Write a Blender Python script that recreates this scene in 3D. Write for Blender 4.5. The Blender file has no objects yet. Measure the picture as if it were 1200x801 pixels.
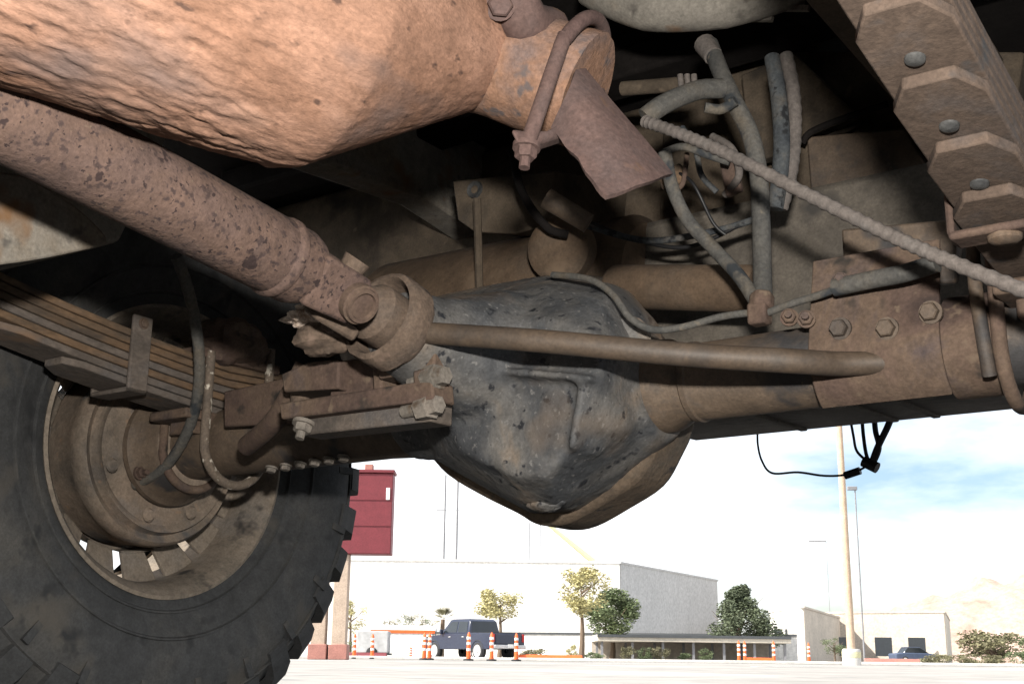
import bpy, bmesh, math, random
from mathutils import Vector, Matrix, noise
random.seed(7)
S = bpy.context.scene
COL = S.collection
rad = math.radians

# ---------------------------------------------------------------- camera
FPX, CAM_H = 1450.0, 0.13                      # focal length in photo pixels (1200 wide), height above ground
PITCH, ROLL = math.atan(369.0 / FPX), rad(0.7)
RC = Matrix.Rotation(math.pi / 2 + PITCH, 3, 'X') @ Matrix.Rotation(ROLL, 3, 'Z')
CAM = Vector((0, 0, CAM_H))
cd = bpy.data.cameras.new('camera')
cd.sensor_width = 36.0; cd.lens = FPX / 1200 * 36; cd.clip_start = 0.02; cd.clip_end = 9000
cam = bpy.data.objects.new('camera', cd); COL.objects.link(cam)
cam.matrix_world = Matrix.Translation(CAM) @ RC.to_4x4()
S.camera = cam

# ---------------------------------------------------------------- sky, sun, exposure
SUN_EL, SUN_AZ = rad(40), rad(-112)            # azimuth from +Y towards +X: the sun stands to the left, a little behind the camera
w = bpy.data.worlds.new('World'); S.world = w; w.use_nodes = True
nt = w.node_tree; nt.nodes.clear()
out = nt.nodes.new('ShaderNodeOutputWorld'); bg = nt.nodes.new('ShaderNodeBackground')
sky = nt.nodes.new('ShaderNodeTexSky'); sky.sky_type = 'NISHITA'; sky.sun_disc = False
sky.sun_elevation = SUN_EL; sky.sun_rotation = SUN_AZ; sky.altitude = 600
sky.air_density = 1.0; sky.dust_density = 2.2; sky.ozone_density = 1.0
tc = nt.nodes.new('ShaderNodeTexCoord'); mp = nt.nodes.new('ShaderNodeMapping'); mp.inputs['Scale'].default_value = (1, 1, 3.2); mp.inputs['Location'].default_value = (2.7, 0, 0)
nz = nt.nodes.new('ShaderNodeTexNoise'); nz.inputs['Scale'].default_value = 2.6; nz.inputs['Detail'].default_value = 7; nz.inputs['Roughness'].default_value = .55
rp = nt.nodes.new('ShaderNodeValToRGB'); rp.color_ramp.elements[0].position = .36; rp.color_ramp.elements[1].position = .60
mx = nt.nodes.new('ShaderNodeMix'); mx.data_type = 'RGBA'
mx.inputs['B'].default_value = (9.6, 9.7, 9.8, 1)
nt.links.new(tc.outputs['Generated'], mp.inputs['Vector']); nt.links.new(mp.outputs[0], nz.inputs['Vector'])
nt.links.new(nz.outputs['Fac'], rp.inputs['Fac']); nt.links.new(rp.outputs['Color'], mx.inputs['Factor'])
nt.links.new(sky.outputs[0], mx.inputs['A']); nt.links.new(mx.outputs['Result'], bg.inputs['Color'])
bg.inputs['Strength'].default_value = 0.075
nt.links.new(bg.outputs[0], out.inputs[0])
sl = bpy.data.lights.new('sun', 'SUN'); sl.energy = 4.0; sl.angle = rad(.53); sl.color = (1, .95, .87)
so = bpy.data.objects.new('sun', sl); COL.objects.link(so)
sdir = Vector((math.sin(SUN_AZ) * math.cos(SUN_EL), math.cos(SUN_AZ) * math.cos(SUN_EL), math.sin(SUN_EL)))
so.rotation_euler = sdir.to_track_quat('Z', 'Y').to_euler(); so.location = (0, 0, 30)
# the photographer's flash: the photograph is plainly flash lit (hard shadows falling straight down, light falling
# off with distance); it is a small lamp standing at a fixed place in the scene, just above the lens
fl = bpy.data.lights.new('camera_flash', 'AREA'); fl.shape = 'RECTANGLE'; fl.size = .065; fl.size_y = .035
fl.energy = 10.6; fl.color = (1, .95, .88)
fo = bpy.data.objects.new('camera_flash', fl); COL.objects.link(fo)
fo.location = (0.02, 0.03, CAM_H + .19)
fo.rotation_euler = (Vector((0.10, -1.4, -.62))).to_track_quat('Z', 'Y').to_euler()
S.view_settings.view_transform = 'Standard'; S.view_settings.look = 'None'
S.view_settings.exposure = 1.35; S.view_settings.gamma = 1.0; S.view_settings.use_curve_mapping = False
S.cycles.max_bounces = 4

# ---------------------------------------------------------------- survey helpers
ANG = rad(-35.6)                               # the truck stands turned to the camera
RT = Matrix.Rotation(ANG, 3, 'Z'); ORI = Vector((-.49, 1.75, 0))
def ray(x, y): return RC @ Vector(((x - 600) / FPX, -(y - 400.5) / FPX, -1))
CL = RT.transposed() @ (CAM - ORI)
def P(x, y, X=None, Y=None, Z=None):           # where a sight line meets a plane of the truck's own frame (X along axle, Y to the rear, Z up)
    d = RT.transposed() @ ray(x, y)
    i, v = (0, X) if X is not None else (1, Y) if Y is not None else (2, Z)
    return CL + d * ((v - CL[i]) / d[i])
def W(x, y, d):                                # a point of the background at range d
    r = ray(x, y); return CAM + r * (d / r.y)
def G(x, d): p = W(x, 770, d); p.z = 0; return p
V = Vector

# ---------------------------------------------------------------- mesh building
def spline(pts, n=6):
    pts = [V(p) for p in pts]
    if len(pts) < 3: return pts
    o = []
    for i in range(len(pts) - 1):
        a, b, c, d = pts[max(i - 1, 0)], pts[i], pts[i + 1], pts[min(i + 2, len(pts) - 1)]
        for k in range(n):
            t = k / n
            o.append(.5 * ((2 * b) + (c - a) * t + (2 * a - 5 * b + 4 * c - d) * t * t + (3 * b - a - 3 * c + d) * t ** 3))
    o.append(pts[-1]); return o
def frame_of(ax):
    ax = V(ax).normalized(); h = V((0, 0, 1)) if abs(ax.z) < .9 else V((1, 0, 0))
    x = h.cross(ax).normalized(); return x, ax.cross(x), ax
class MB:
    def __init__(s): s.v = []; s.f = []
    def add(s, vs, fs):
        o = len(s.v); s.v += [V(p) for p in vs]; s.f += [tuple(i + o for i in f) for f in fs]; return s
    def box(s, c, sz, rot=None):
        c = V(c); vs = []
        for i in range(8):
            p = V((sz[0] / 2 * (1 if i & 1 else -1), sz[1] / 2 * (1 if i & 2 else -1), sz[2] / 2 * (1 if i & 4 else -1)))
            vs.append(c + (rot @ p if rot else p))
        return s.add(vs, [(0, 2, 3, 1), (4, 5, 7, 6), (0, 1, 5, 4), (2, 6, 7, 3), (0, 4, 6, 2), (1, 3, 7, 5)])
    def prism(s, poly, ext):                   # closed outline (3D points) pushed along ext
        n = len(poly); e = V(ext); p = [V(q) for q in poly]
        return s.add(p + [q + e for q in p], [tuple(range(n))[::-1], tuple(range(n, 2 * n))] + [(i, (i + 1) % n, n + (i + 1) % n, n + i) for i in range(n)])
    def tube(s, path, r, n=14, sm=0, caps=True, rib=None):
        pts = spline(path, sm) if sm else [V(p) for p in path]
        m = len(pts); R_ = r if isinstance(r, (list, tuple)) else [r]
        def rr(i):
            t = (i if len(R_) == m else i / max(m - 1, 1) * (len(R_) - 1)); k = min(int(t), len(R_) - 2) if len(R_) > 1 else 0
            return R_[0] if len(R_) == 1 else R_[k] + (R_[k + 1] - R_[k]) * (t - k)
        x = None; vs = []; fs = []
        for i in range(m):
            t = (pts[min(i + 1, m - 1)] - pts[max(i - 1, 0)]).normalized()
            if x is None: x = frame_of(t)[0]
            x = (x - t * x.dot(t)).normalized(); y = t.cross(x); q = rr(i) * (rib[i % len(rib)] if rib else 1)
            for k in range(n):
                a = 2 * math.pi * k / n; vs.append(pts[i] + (x * math.cos(a) + y * math.sin(a)) * q)
        for i in range(m - 1):
            for k in range(n):
                k2 = (k + 1) % n; fs.append((i * n + k, i * n + k2, (i + 1) * n + k2, (i + 1) * n + k))
        if caps: fs += [tuple(range(n))[::-1], tuple(range((m - 1) * n, m * n))]
        return s.add(vs, fs)
    def lathe(s, prof, o, ax, n=48, closed=False, a0=0, a1=2 * math.pi):
        x, y, z = frame_of(ax); o = V(o); vs = []; fs = []; full = abs(a1 - a0 - 2 * math.pi) < 1e-6; m = len(prof)
        N = n if full else n + 1
        for k in range(N):
            a = a0 + (a1 - a0) * k / n; d = x * math.cos(a) + y * math.sin(a)
            for r, h in prof: vs.append(o + d * r + z * h)
        for k in range(n):
            k2 = (k + 1) % N
            for i in range(m if closed else m - 1):
                i2 = (i + 1) % m; fs.append((k * m + i, k2 * m + i, k2 * m + i2, k * m + i2))
        return s.add(vs, fs)
    def bolt(s, c, ax, r, h, n=6, stud=True):
        c = V(c); z = V(ax).normalized()
        s.tube([c - z * h * .3, c + z * h * .85, c + z * h], [r, r, r * .85], n=n)
        s.tube([c - z * h * .2, c + z * h * .2], r * 1.25, n=18)
        if stud: s.tube([c + z * h, c + z * h * 1.8], r * .5, n=10)
        return s
    def sheet(s, g, th):                       # grid of points given as rows, thickened
        R_, C_ = len(g), len(g[0]); p = [V(q) for row in g for q in row]; nn = []
        for i in range(R_):
            for j in range(C_):
                a = V(g[min(i + 1, R_ - 1)][j]) - V(g[max(i - 1, 0)][j]); b = V(g[i][min(j + 1, C_ - 1)]) - V(g[i][max(j - 1, 0)])
                nn.append(a.cross(b).normalized())
        n = R_ * C_; vs = p + [q + k * th for q, k in zip(p, nn)]; fs = []
        for i in range(R_ - 1):
            for j in range(C_ - 1):
                a = i * C_ + j; fs += [(a, a + 1, a + C_ + 1, a + C_), (n + a, n + a + C_, n + a + C_ + 1, n + a + 1)]
        ed = [j for j in range(C_)] + [i * C_ + C_ - 1 for i in range(1, R_)] + [(R_ - 1) * C_ + j for j in range(C_ - 2, -1, -1)] + [i * C_ for i in range(R_ - 2, 0, -1)]
        for k in range(len(ed)):
            a, b = ed[k], ed[(k + 1) % len(ed)]; fs.append((a, n + a, n + b, b))
        return s.add(vs, fs)
    def mesh(s, name, ang=35):
        me = bpy.data.meshes.new(name); me.from_pydata([tuple(p) for p in s.v], [], s.f); me.validate()
        bm = bmesh.new(); bm.from_mesh(me); bmesh.ops.recalc_face_normals(bm, faces=bm.faces); bm.to_mesh(me); bm.free()
        for p in me.polygons: p.use_smooth = True
        me.set_sharp_from_angle(angle=rad(ang)); return me
    def build(s, name, mat, parent=None, label=None, bevel=0, ang=35, cat=None, group=None, kind=None, segs=2):
        me = s.mesh(name, ang); me.materials.append(mat)
        o = bpy.data.objects.new(name, me); COL.objects.link(o)
        if parent: o.parent = parent
        if bevel:
            b = o.modifiers.new('bevel', 'BEVEL'); b.width = bevel; b.segments = segs; b.limit_method = 'ANGLE'; b.angle_limit = rad(40); b.harden_normals = False
        tag(o, label, cat, group, kind); return o
def tag(o, label=None, cat=None, group=None, kind=None):
    for k, v in (('label', label), ('category', cat), ('group', group), ('kind', kind)):
        if v: o[k] = v
    return o
def empty(name, loc=(0, 0, 0), rz=0, parent=None, label=None, cat=None, group=None):
    o = bpy.data.objects.new(name, None); COL.objects.link(o); o.location = loc; o.rotation_euler = (0, 0, rz); o.empty_display_size = .1
    if parent: o.parent = parent
    return tag(o, label, cat, group)
def copy_tree(o, parent=None):
    c = o.copy(); COL.objects.link(c); c.parent = parent
    for ch in list(o.children): copy_tree(ch, c)
    return c
def fbm(p, sc, oc=4, seed=0):
    v = 0; a = 1; q = V(p) * sc + V((seed * 7.3, seed * 3.1, seed * 1.7))
    for _ in range(oc): v += a * noise.noise(q); q = q * 2.07; a *= .5
    return v

# ---------------------------------------------------------------- materials
TONE = {'flaking_orange_rust': .52, 'rusty_pipe': .62, 'purple_brown_rust': .37, 'spotted_shaft_rust': .43, 'bracket_brown': .58, 'smooth_dusty_rod': .66, 'brown_tank': .8, 'brown_dusty_axle': .70, 'leaf_underside': .46,
        'bare_bolt': .60, 'dusty_joint_steel': .7, 'oily_casting': 1.15, 'dusty_casting_rim': .85, 'dust_coated_panel': .52, 'ribbed_cable': .62, 'dusty_hose': .72, 'grey_bolt': .24, 'leaf_rust_orange': .72, 'leaf_grey': .8, 'drum_rust': 1.75, 'dusty_wheel': 1.0, 'frame_rail_grey': .8}
def rgb(c): return (c[0], c[1], c[2], 1)
def grime(name, cols, scale=9, specks=(), bump=.35, bscale=90, bdist=.004, rough=.88, stretch=(1, 1, 1), detail=5, metal=0, spec=.3, flake=0):
    kk = TONE.get(name, 1); cols = [tuple(min(x * kk, .9) for x in c) for c in cols]; specks = [(tuple(x * kk for x in c),) + tuple(q) for c, *q in specks]
    m = bpy.data.materials.new(name); m.use_nodes = True; t = m.node_tree; N = t.nodes; L = t.links
    b = N['Principled BSDF']; b.inputs['Roughness'].default_value = rough; b.inputs['Metallic'].default_value = metal
    b.inputs['Specular IOR Level'].default_value = spec
    co = N.new('ShaderNodeTexCoord'); mp = N.new('ShaderNodeMapping'); mp.inputs['Scale'].default_value = stretch
    L.new(co.outputs['Object'], mp.inputs['Vector'])
    def nz(sc, d=detail, r=.62, dis=0):
        n = N.new('ShaderNodeTexNoise'); n.inputs['Scale'].default_value = sc; n.inputs['Detail'].default_value = d
        n.inputs['Roughness'].default_value = r; n.inputs['Distortion'].default_value = dis; L.new(mp.outputs[0], n.inputs['Vector']); return n
    n1 = nz(scale, dis=.4); cr = N.new('ShaderNodeValToRGB'); e = cr.color_ramp.elements
    while len(e) < len(cols): e.new(.5)
    for k, c in enumerate(cols):
        e[k].position = .34 + .34 * k / max(len(cols) - 1, 1); e[k].color = rgb(c)
    L.new(n1.outputs['Fac'], cr.inputs['Fac']); col = cr.outputs['Color']
    n2 = nz(scale * 9, 4, .7); r2 = N.new('ShaderNodeMapRange'); r2.inputs['From Min'].default_value = .3; r2.inputs['From Max'].default_value = .7
    r2.inputs['To Min'].default_value = .78; r2.inputs['To Max'].default_value = 1.2; L.new(n2.outputs['Fac'], r2.inputs['Value'])
    mm = N.new('ShaderNodeMix'); mm.data_type = 'RGBA'; mm.blend_type = 'MULTIPLY'; mm.inputs['Factor'].default_value = 1
    L.new(col, mm.inputs['A']); L.new(r2.outputs[0], mm.inputs['B']); col = mm.outputs['Result']
    if scale > 4:
        n4 = nz(300, 2, .6); r4 = N.new('ShaderNodeMapRange'); r4.inputs['From Min'].default_value = .3; r4.inputs['From Max'].default_value = .7
        r4.inputs['To Min'].default_value = .84; r4.inputs['To Max'].default_value = 1.16; L.new(n4.outputs['Fac'], r4.inputs['Value'])
        m4 = N.new('ShaderNodeMix'); m4.data_type = 'RGBA'; m4.blend_type = 'MULTIPLY'; m4.inputs['Factor'].default_value = 1
        L.new(col, m4.inputs['A']); L.new(r4.outputs[0], m4.inputs['B']); col = m4.outputs['Result']
    for (c, sc, lo, hi) in specks:
        k = nz(sc, 3, .55); rr = N.new('ShaderNodeMapRange'); rr.inputs['From Min'].default_value = lo; rr.inputs['From Max'].default_value = hi
        L.new(k.outputs['Fac'], rr.inputs['Value']); q = N.new('ShaderNodeMix'); q.data_type = 'RGBA'; L.new(rr.outputs[0], q.inputs['Factor'])
        L.new(col, q.inputs['A']); q.inputs['B'].default_value = rgb(c); col = q.outputs['Result']
    L.new(col, b.inputs['Base Color'])
    n3 = nz(bscale, 5, .65); h = n3.outputs['Fac']
    if flake:
        kf = nz(flake, 5, .6, .5); ms = N.new('ShaderNodeMapRange'); ms.interpolation_type = 'STEPPED'; ms.inputs['Steps'].default_value = 5
        ms.inputs['From Min'].default_value = .32; ms.inputs['From Max'].default_value = .68; L.new(kf.outputs['Fac'], ms.inputs['Value'])
        pat = nz(scale * .8, 3); pr_ = N.new('ShaderNodeMapRange'); pr_.inputs['From Min'].default_value = .40; pr_.inputs['From Max'].default_value = .58; L.new(pat.outputs['Fac'], pr_.inputs['Value'])
        ml = N.new('ShaderNodeMath'); ml.operation = 'MULTIPLY'; mk = N.new('ShaderNodeMath'); mk.operation = 'MULTIPLY'; mk.inputs[1].default_value = 1.8; L.new(ms.outputs[0], mk.inputs[0]); L.new(mk.outputs[0], ml.inputs[0]); L.new(pr_.outputs[0], ml.inputs[1])
        ad = N.new('ShaderNodeMath'); ad.operation = 'ADD'; L.new(ml.outputs[0], ad.inputs[0]); L.new(h, ad.inputs[1]); h = ad.outputs[0]
    bu = N.new('ShaderNodeBump'); bu.inputs['Strength'].default_value = bump; bu.inputs['Distance'].default_value = bdist
    L.new(h, bu.inputs['Height']); L.new(bu.outputs[0], b.inputs['Normal'])
    return m
def plain(name, c, rough=.6, metal=0, var=.12, sc=3, spec=.4):
    return grime(name, [tuple(x * (1 - var) for x in c), tuple(min(x * (1 + var), 1) for x in c)], scale=sc, bump=.03, bdist=.0006, rough=rough, metal=metal, spec=spec)

M = {}
M['muffler'] = grime('flaking_orange_rust', [(.24, .135, .095), (.40, .22, .145), (.52, .30, .21), (.36, .23, .18)], 5,
    [((.25, .19, .175), 9, .56, .72), ((.60, .37, .27), 16, .60, .76), ((.12, .095, .10), 11, .70, .72), ((.17, .10, .075), 60, .62, .70)], bump=.7, bscale=120, bdist=.0024, stretch=(1, .55, 1.25), spec=.2, flake=24)
M['pipe'] = grime('rusty_pipe', [(.25, .14, .095), (.33, .19, .125), (.22, .155, .135)], 14, [((.16, .13, .125), 40, .60, .68)], bump=.5, bscale=130, bdist=.003, spec=.2)
M['clamp'] = grime('purple_brown_rust', [(.17, .105, .095), (.25, .16, .14), (.20, .14, .13)], 16, [((.33, .19, .12), 22, .63, .72)], bump=.25, bscale=160, bdist=.002)
M['shaft'] = grime('spotted_shaft_rust', [(.15, .10, .088), (.24, .16, .135), (.28, .18, .14), (.18, .13, .12)], 6,
    [((.13, .088, .08), 130, .56, .64), ((.085, .055, .052), 45, .66, .68), ((.075, .05, .048), 190, .62, .67), ((.34, .24, .18), 120, .66, .72)], bump=.5, bscale=150, bdist=.003)
M['joint'] = grime('dusty_joint_steel', [(.10, .072, .055), (.16, .115, .085), (.13, .10, .08)], 18, [((.24, .17, .13), 50, .62, .72)], bump=.35, bscale=120)
M['rag'] = grime('flaky_pale_grease', [(.40, .30, .23), (.62, .52, .44), (.24, .15, .10)], 40, bump=.7, bscale=90, bdist=.008)
M['diff'] = grime('oily_casting', [(.022, .024, .028), (.046, .048, .051), (.095, .090, .084), (.17, .13, .095)], 5,
    [((.012, .013, .016), 70, .62, .68), ((.15, .145, .14), 150, .62, .76), ((.016, .017, .020), 26, .66, .70), ((.16, .115, .078), 6, .54, .70)], bump=.45, bscale=90, bdist=.004, rough=.7, spec=.4)
M['diffrim'] = grime('dusty_casting_rim', [(.07, .055, .042), (.13, .095, .066), (.09, .075, .06)], 12, [((.03, .03, .03), 40, .6, .68)], bump=.5, bscale=100, bdist=.004)
M['axle'] = grime('brown_dusty_axle', [(.048, .046, .047), (.115, .085, .062), (.15, .108, .075), (.075, .068, .064)], 5.5, [((.045, .042, .042), 16, .58, .68), ((.19, .14, .10), 60, .64, .74)], bump=.3, bscale=110, bdist=.003, rough=.68, spec=.45)
M['bracket'] = grime('bracket_brown', [(.085, .058, .050), (.15, .10, .078), (.18, .125, .09), (.115, .088, .085)], 8, [((.22, .16, .115), 60, .62, .72), ((.05, .042, .036), 25, .62, .70)], bump=.35, bscale=120, bdist=.003)
M['rod'] = grime('smooth_dusty_rod', [(.060, .050, .043), (.12, .086, .060), (.085, .070, .058)], 6, [((.17, .125, .085), 30, .64, .74)], bump=.15, bscale=150, bdist=.002, rough=.6, spec=.45)
M['bolt'] = grime('bare_bolt', [(.20, .18, .155), (.33, .29, .25)], 30, [((.14, .10, .07), 50, .56, .66)], bump=.25, bscale=200, bdist=.002, rough=.6)
M['palebolt'] = grime('grey_bolt', [(.23, .235, .24), (.36, .36, .35)], 40, bump=.2, bscale=200, bdist=.002, rough=.5, metal=.3)
M['tyre'] = grime('tyre_rubber', [(.034, .035, .036), (.046, .047, .048), (.068, .065, .060)], 6, [((.085, .075, .062), 9, .58, .74), ((.025, .026, .027), 22, .6, .7)], bump=.25, bscale=160, bdist=.002, rough=.8, spec=.35)
M['rim'] = grime('dusty_wheel', [(.14, .12, .098), (.20, .165, .13), (.17, .15, .13)], 9, [((.05, .045, .042), 20, .60, .70)], bump=.2, bscale=120, bdist=.002)
M['drum'] = grime('drum_rust', [(.058, .050, .043), (.10, .080, .062), (.12, .092, .070), (.075, .070, .066)], 7, [((.035, .038, .042), 12, .57, .68), ((.15, .10, .065), 35, .66, .76)], bump=.35, bscale=120, bdist=.003)
M['leaf_o'] = grime('leaf_rust_orange', [(.10, .075, .055), (.19, .12, .070), (.13, .10, .078)], 14, [((.07, .055, .045), 30, .58, .68)], bump=.35, bscale=140, bdist=.003, stretch=(1, .35, 1))
M['leaf_g'] = grime('leaf_grey', [(.085, .072, .062), (.145, .118, .098), (.11, .10, .095)], 14, [((.20, .13, .085), 20, .60, .70)], bump=.35, bscale=140, bdist=.003, stretch=(1, .5, 1))
M['leaf_r'] = grime('leaf_underside', [(.13, .092, .07), (.175, .125, .095), (.15, .125, .115)], 13, [((.22, .14, .085), 14, .62, .72), ((.10, .095, .095), 20, .62, .70)], bump=.3, bscale=140, bdist=.003)
M['tan'] = grime('dust_coated_panel', [(.075, .058, .042), (.145, .112, .080), (.18, .138, .098), (.11, .09, .07)], 5, [((.05, .042, .034), 11, .58, .70), ((.23, .175, .125), 30, .66, .74)], bump=.25, bscale=90, bdist=.004)
M['tank'] = grime('brown_tank', [(.085, .058, .038), (.125, .085, .055), (.10, .075, .055)], 6, [((.17, .12, .08), 18, .62, .74)], bump=.15, bscale=80, bdist=.003)
M['pan'] = grime('dusty_pan', [(.075, .066, .056), (.115, .10, .082), (.09, .083, .075)], 6, [((.05, .046, .042), 14, .6, .7)], bump=.2, bscale=90, bdist=.003)
M['rail'] = grime('frame_rail_grey', [(.17, .155, .135), (.24, .22, .19), (.20, .165, .125)], 8, [((.20, .115, .06), 15, .60, .72), ((.10, .09, .08), 28, .62, .7)], bump=.3, bscale=90, bdist=.003)
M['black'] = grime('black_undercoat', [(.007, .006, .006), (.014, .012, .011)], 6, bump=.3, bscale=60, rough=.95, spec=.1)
M['hose'] = grime('dusty_hose', [(.075, .075, .072), (.115, .11, .10), (.14, .12, .095)], 22, [((.04, .045, .05), 30, .58, .66), ((.21, .18, .14), 60, .64, .74)], bump=.4, bscale=160, bdist=.003)
M['hose_d'] = grime('dark_hose', [(.035, .040, .046), (.060, .066, .070), (.09, .08, .068)], 25, [((.015, .016, .018), 70, .58, .66)], bump=.5, bscale=120, bdist=.004)
M['cable'] = grime('ribbed_cable', [(.135, .118, .108), (.19, .165, .15), (.16, .145, .135)], 25, bump=.3, bscale=200, bdist=.002)
M['whitepaint'] = grime('worn_pale_bolt', [(.10, .08, .06), (.14, .11, .085), (.10, .08, .065)], 30, [((.55, .50, .42), 55, .57, .63)], bump=.3, bscale=160, bdist=.002)
M['wire'] = plain('black_wire', (.012, .012, .013), .5)
M['body'] = plain('truck_body_paint', (.20, .22, .25), .4)

# ================================================================ THE TRUCK OVERHEAD
truck = empty('pickup_truck', ORI, ANG, None, 'worn truck overhead, its rusty underside, rear axle and big tyre filling the picture', 'truck')
ZA = .41                                        # axle height

# ---- body above: bed floor, frame rails, sides
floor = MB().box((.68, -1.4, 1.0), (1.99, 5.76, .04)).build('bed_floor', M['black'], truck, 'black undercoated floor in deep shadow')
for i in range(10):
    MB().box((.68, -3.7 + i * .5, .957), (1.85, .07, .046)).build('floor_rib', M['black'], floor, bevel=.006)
for sx in (-.33, 1.69):
    e = .03 if sx < 0 else -.03
    pts = [(sx, -4.2, .46), (sx, -.62, .46), (sx, -.50, .80), (sx, -.30, .97), (sx, 0, 1.02), (sx, .30, .97), (sx, .50, .80), (sx, .56, .58), (sx, 1.5, .62), (sx, 1.5, 1.55), (sx, -4.2, 1.55)]
    MB().prism(pts, (e, 0, 0)).build('bed_side', M['body'], truck, bevel=.008)
MB().box((.68, -4.2, .78), (2.0, .12, .62)).build('front_bumper', M['body'], truck, bevel=.03)
MB().box((.68, 1.49, 1.22), (1.96, .04, .5)).build('tailgate', M['body'], truck, bevel=.006)
for sx, nm in ((.16, 'l'), (1.02, 'r')):
    w_ = .06; zb = [(-4.1, .46), (-.60, .46), (-.41, .535), (-.27, .605), (-.20, .80), (.3, .84), (1.3, .70)] if nm == 'l' else [(-4.1, .80), (-.6, .78), (-.1, .74), (.3, .73), (1.3, .68)]
    lo = [V((sx, y, z)) for y, z in zb]; hi = [V((sx, y, z + .17)) for y, z in reversed(zb)]
    o = MB().prism(lo + hi, (w_, 0, 0)).build('frame_rail', M['rail'] if nm == 'l' else M['tan'], truck, bevel=.006)
    for y, z in ((-.45, .62), (-.38, .66)):
        if nm == 'l': MB().bolt((sx + w_, y, z), (1, 0, 0), .009, .008, stud=False).build('rivet', M['bolt'], o)

# pale plate beyond the shaft
sk = MB().prism(spline([P(x, y, X=.43) for x, y in ((-60, 195), (-60, 322), (-10, 312), (40, 305), (90, 295), (126, 284), (112, 262), (80, 235), (30, 205))], 3), (-.05, 0, .01)).build('tank_shield', M['rail'], truck, 'pale grey rust stained plate behind the drive shaft', bevel=.006)
# ---- muffler
AX0 = P(560, 62, X=.78); 
mdir = V((-.25, -1, .0)).normalized()
mx_, my_, mz_ = frame_of(mdir)                  # mx_ horizontal, my_ roughly vertical
def loft(secs, n, amp, seed, cap=True):
    vs = []; fs = []
    for (s, a, b) in secs:
        c = AX0 + mdir * s
        for k in range(n):
            t = 2 * math.pi * k / n; d = mx_ * math.cos(t) * a + my_ * math.sin(t) * b
            p = c + d; q = V((p.x, p.y * .36, p.z * 1.25)); nn = d.normalized()
            f = fbm(q, 14, 3, seed) * .16
            st = fbm(q, 120, 4, seed + 3) * (.10 + .90 * max(0, min(1, .42 + 2.4 * noise.noise(p * 8)))) * (1 if s > .19 else .3 + .7 * (s / .19) ** 3)
            tt = (st + f) * 3.0; fl_ = (math.floor(tt) + min(1, max(0, (tt - math.floor(tt)) * 5 - 2))) / 3.0          # plates of scale
            vs.append(p + nn * (amp * 3.0 * fl_ + .0007 * noise.noise(q * 150) + .0012 * st))
    m = len(secs)
    for i in range(m - 1):
        for k in range(n):
            k2 = (k + 1) % n; fs.append((i * n + k, i * n + k2, (i + 1) * n + k2, (i + 1) * n + k))
    if cap: fs += [tuple(range(n))[::-1], tuple(range((m - 1) * n, m * n))]
    b_ = MB(); b_.add(vs, fs); return b_
secs = []
prof = [(0.0, .055, .055), (.006, .060, .060), (.15, .119, .144), (.17, .128, .156), (.185, .130, .159), (.95, .130, .159)]
for i in range(len(prof) - 1):
    (s0, a0, b0), (s1, a1, b1) = prof[i], prof[i + 1]; n_ = max(2, int((s1 - s0) / .004))
    for k in range(n_):
        t = k / n_; secs.append((s0 + (s1 - s0) * t, a0 + (a1 - a0) * t, b0 + (b1 - b0) * t))
secs.append(prof[-1])
muf = loft(secs, 460, .00045, 1).build('muffler', M['muffler'], truck, 'big muffler coated in flaking orange rust', ang=60)
E0 = P(668, 100, X=.862)
pd = (E0 - AX0).normalized()
sec2 = []
pv = MB(); n_ = 60; pp = []
for i in range(46):
    t = i / 45; c = AX0 - pd * .012 + (E0 + pd * .03 - AX0) * t; r = .053
    X_, Y_, Z_ = frame_of(pd)
    for k in range(n_):
        a = 2 * math.pi * k / n_; d = X_ * math.cos(a) + Y_ * math.sin(a); p = c + d * r
        pp.append(p + d * (.0016 * fbm(p, 35, 4, 5)))
pv.add(pp, [(i * n_ + k, i * n_ + (k + 1) % n_, (i + 1) * n_ + (k + 1) % n_, (i + 1) * n_ + k) for i in range(45) for k in range(n_)])
pv.add(pp[-n_:], [tuple(range(n_))])
pv.build('outlet_pipe', M['pipe'], muf, 'mottled rusty outlet pipe')
MB().lathe([(.050, -.003), (.0615, -.0016), (.0615, .0016), (.050, .003)], AX0 + pd * .001, pd, 60, closed=True).build('seam_ring', M['black'], muf)
# hanger with bolt above the outlet
hb = P(612, 22, X=.85)
hg = MB().tube([hb + V((-.0, -.03, .05)), hb, hb + V((.0, .05, .015))], [.020, .022, .016], n=12, sm=5).build('hanger', M['clamp'], muf, 'pale dusty hanger lug')
MB().bolt(P(585, 6, X=.85), (.6, -.6, -.4), .011, .012, stud=False).build('bolt', M['clamp'], hg)
# U-bolt clamp with saddle
clamp = empty('exhaust_clamp', (0, 0, 0), 0, truck, 'rusty U bolt clamp with saddle round the pipe end')
cc = E0 + pd * .002
ring = []
for k in range(25):
    a = rad(-15 + k * 190 / 24); X_, Y_, Z_ = frame_of(pd); ring.append(cc + (X_ * -math.cos(a) + Y_ * math.sin(a)) * .062)
q1, q2 = P(617, 172, X=.876), P(701, 133, X=.894)
if (ring[0] - q1).length > (ring[-1] - q1).length: ring.reverse()
MB().tube([q1] + ring[3:-3] + [q2], .0068, n=12, sm=3).build('u_bolt', M['clamp'], clamp)
MB().prism([P(x, y, X=.874 + (x - 600) * .00022) for x, y in ((596, 149), (612, 152), (640, 152), (668, 137), (690, 112), (702, 106), (710, 122), (690, 140), (655, 160), (630, 168), (622, 180), (608, 172))], (-.010, .022, .004)).build('saddle', M['clamp'], clamp, bevel=.004, segs=3)
for q in (P(617, 172, X=.876), P(701, 133, X=.894)):
    m_ = MB(); m_.bolt(q, (0, -.15, -1), .0092, .011); m_.build('nut', M['clamp'] if q.x < .885 else M['bolt'], clamp)
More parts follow.
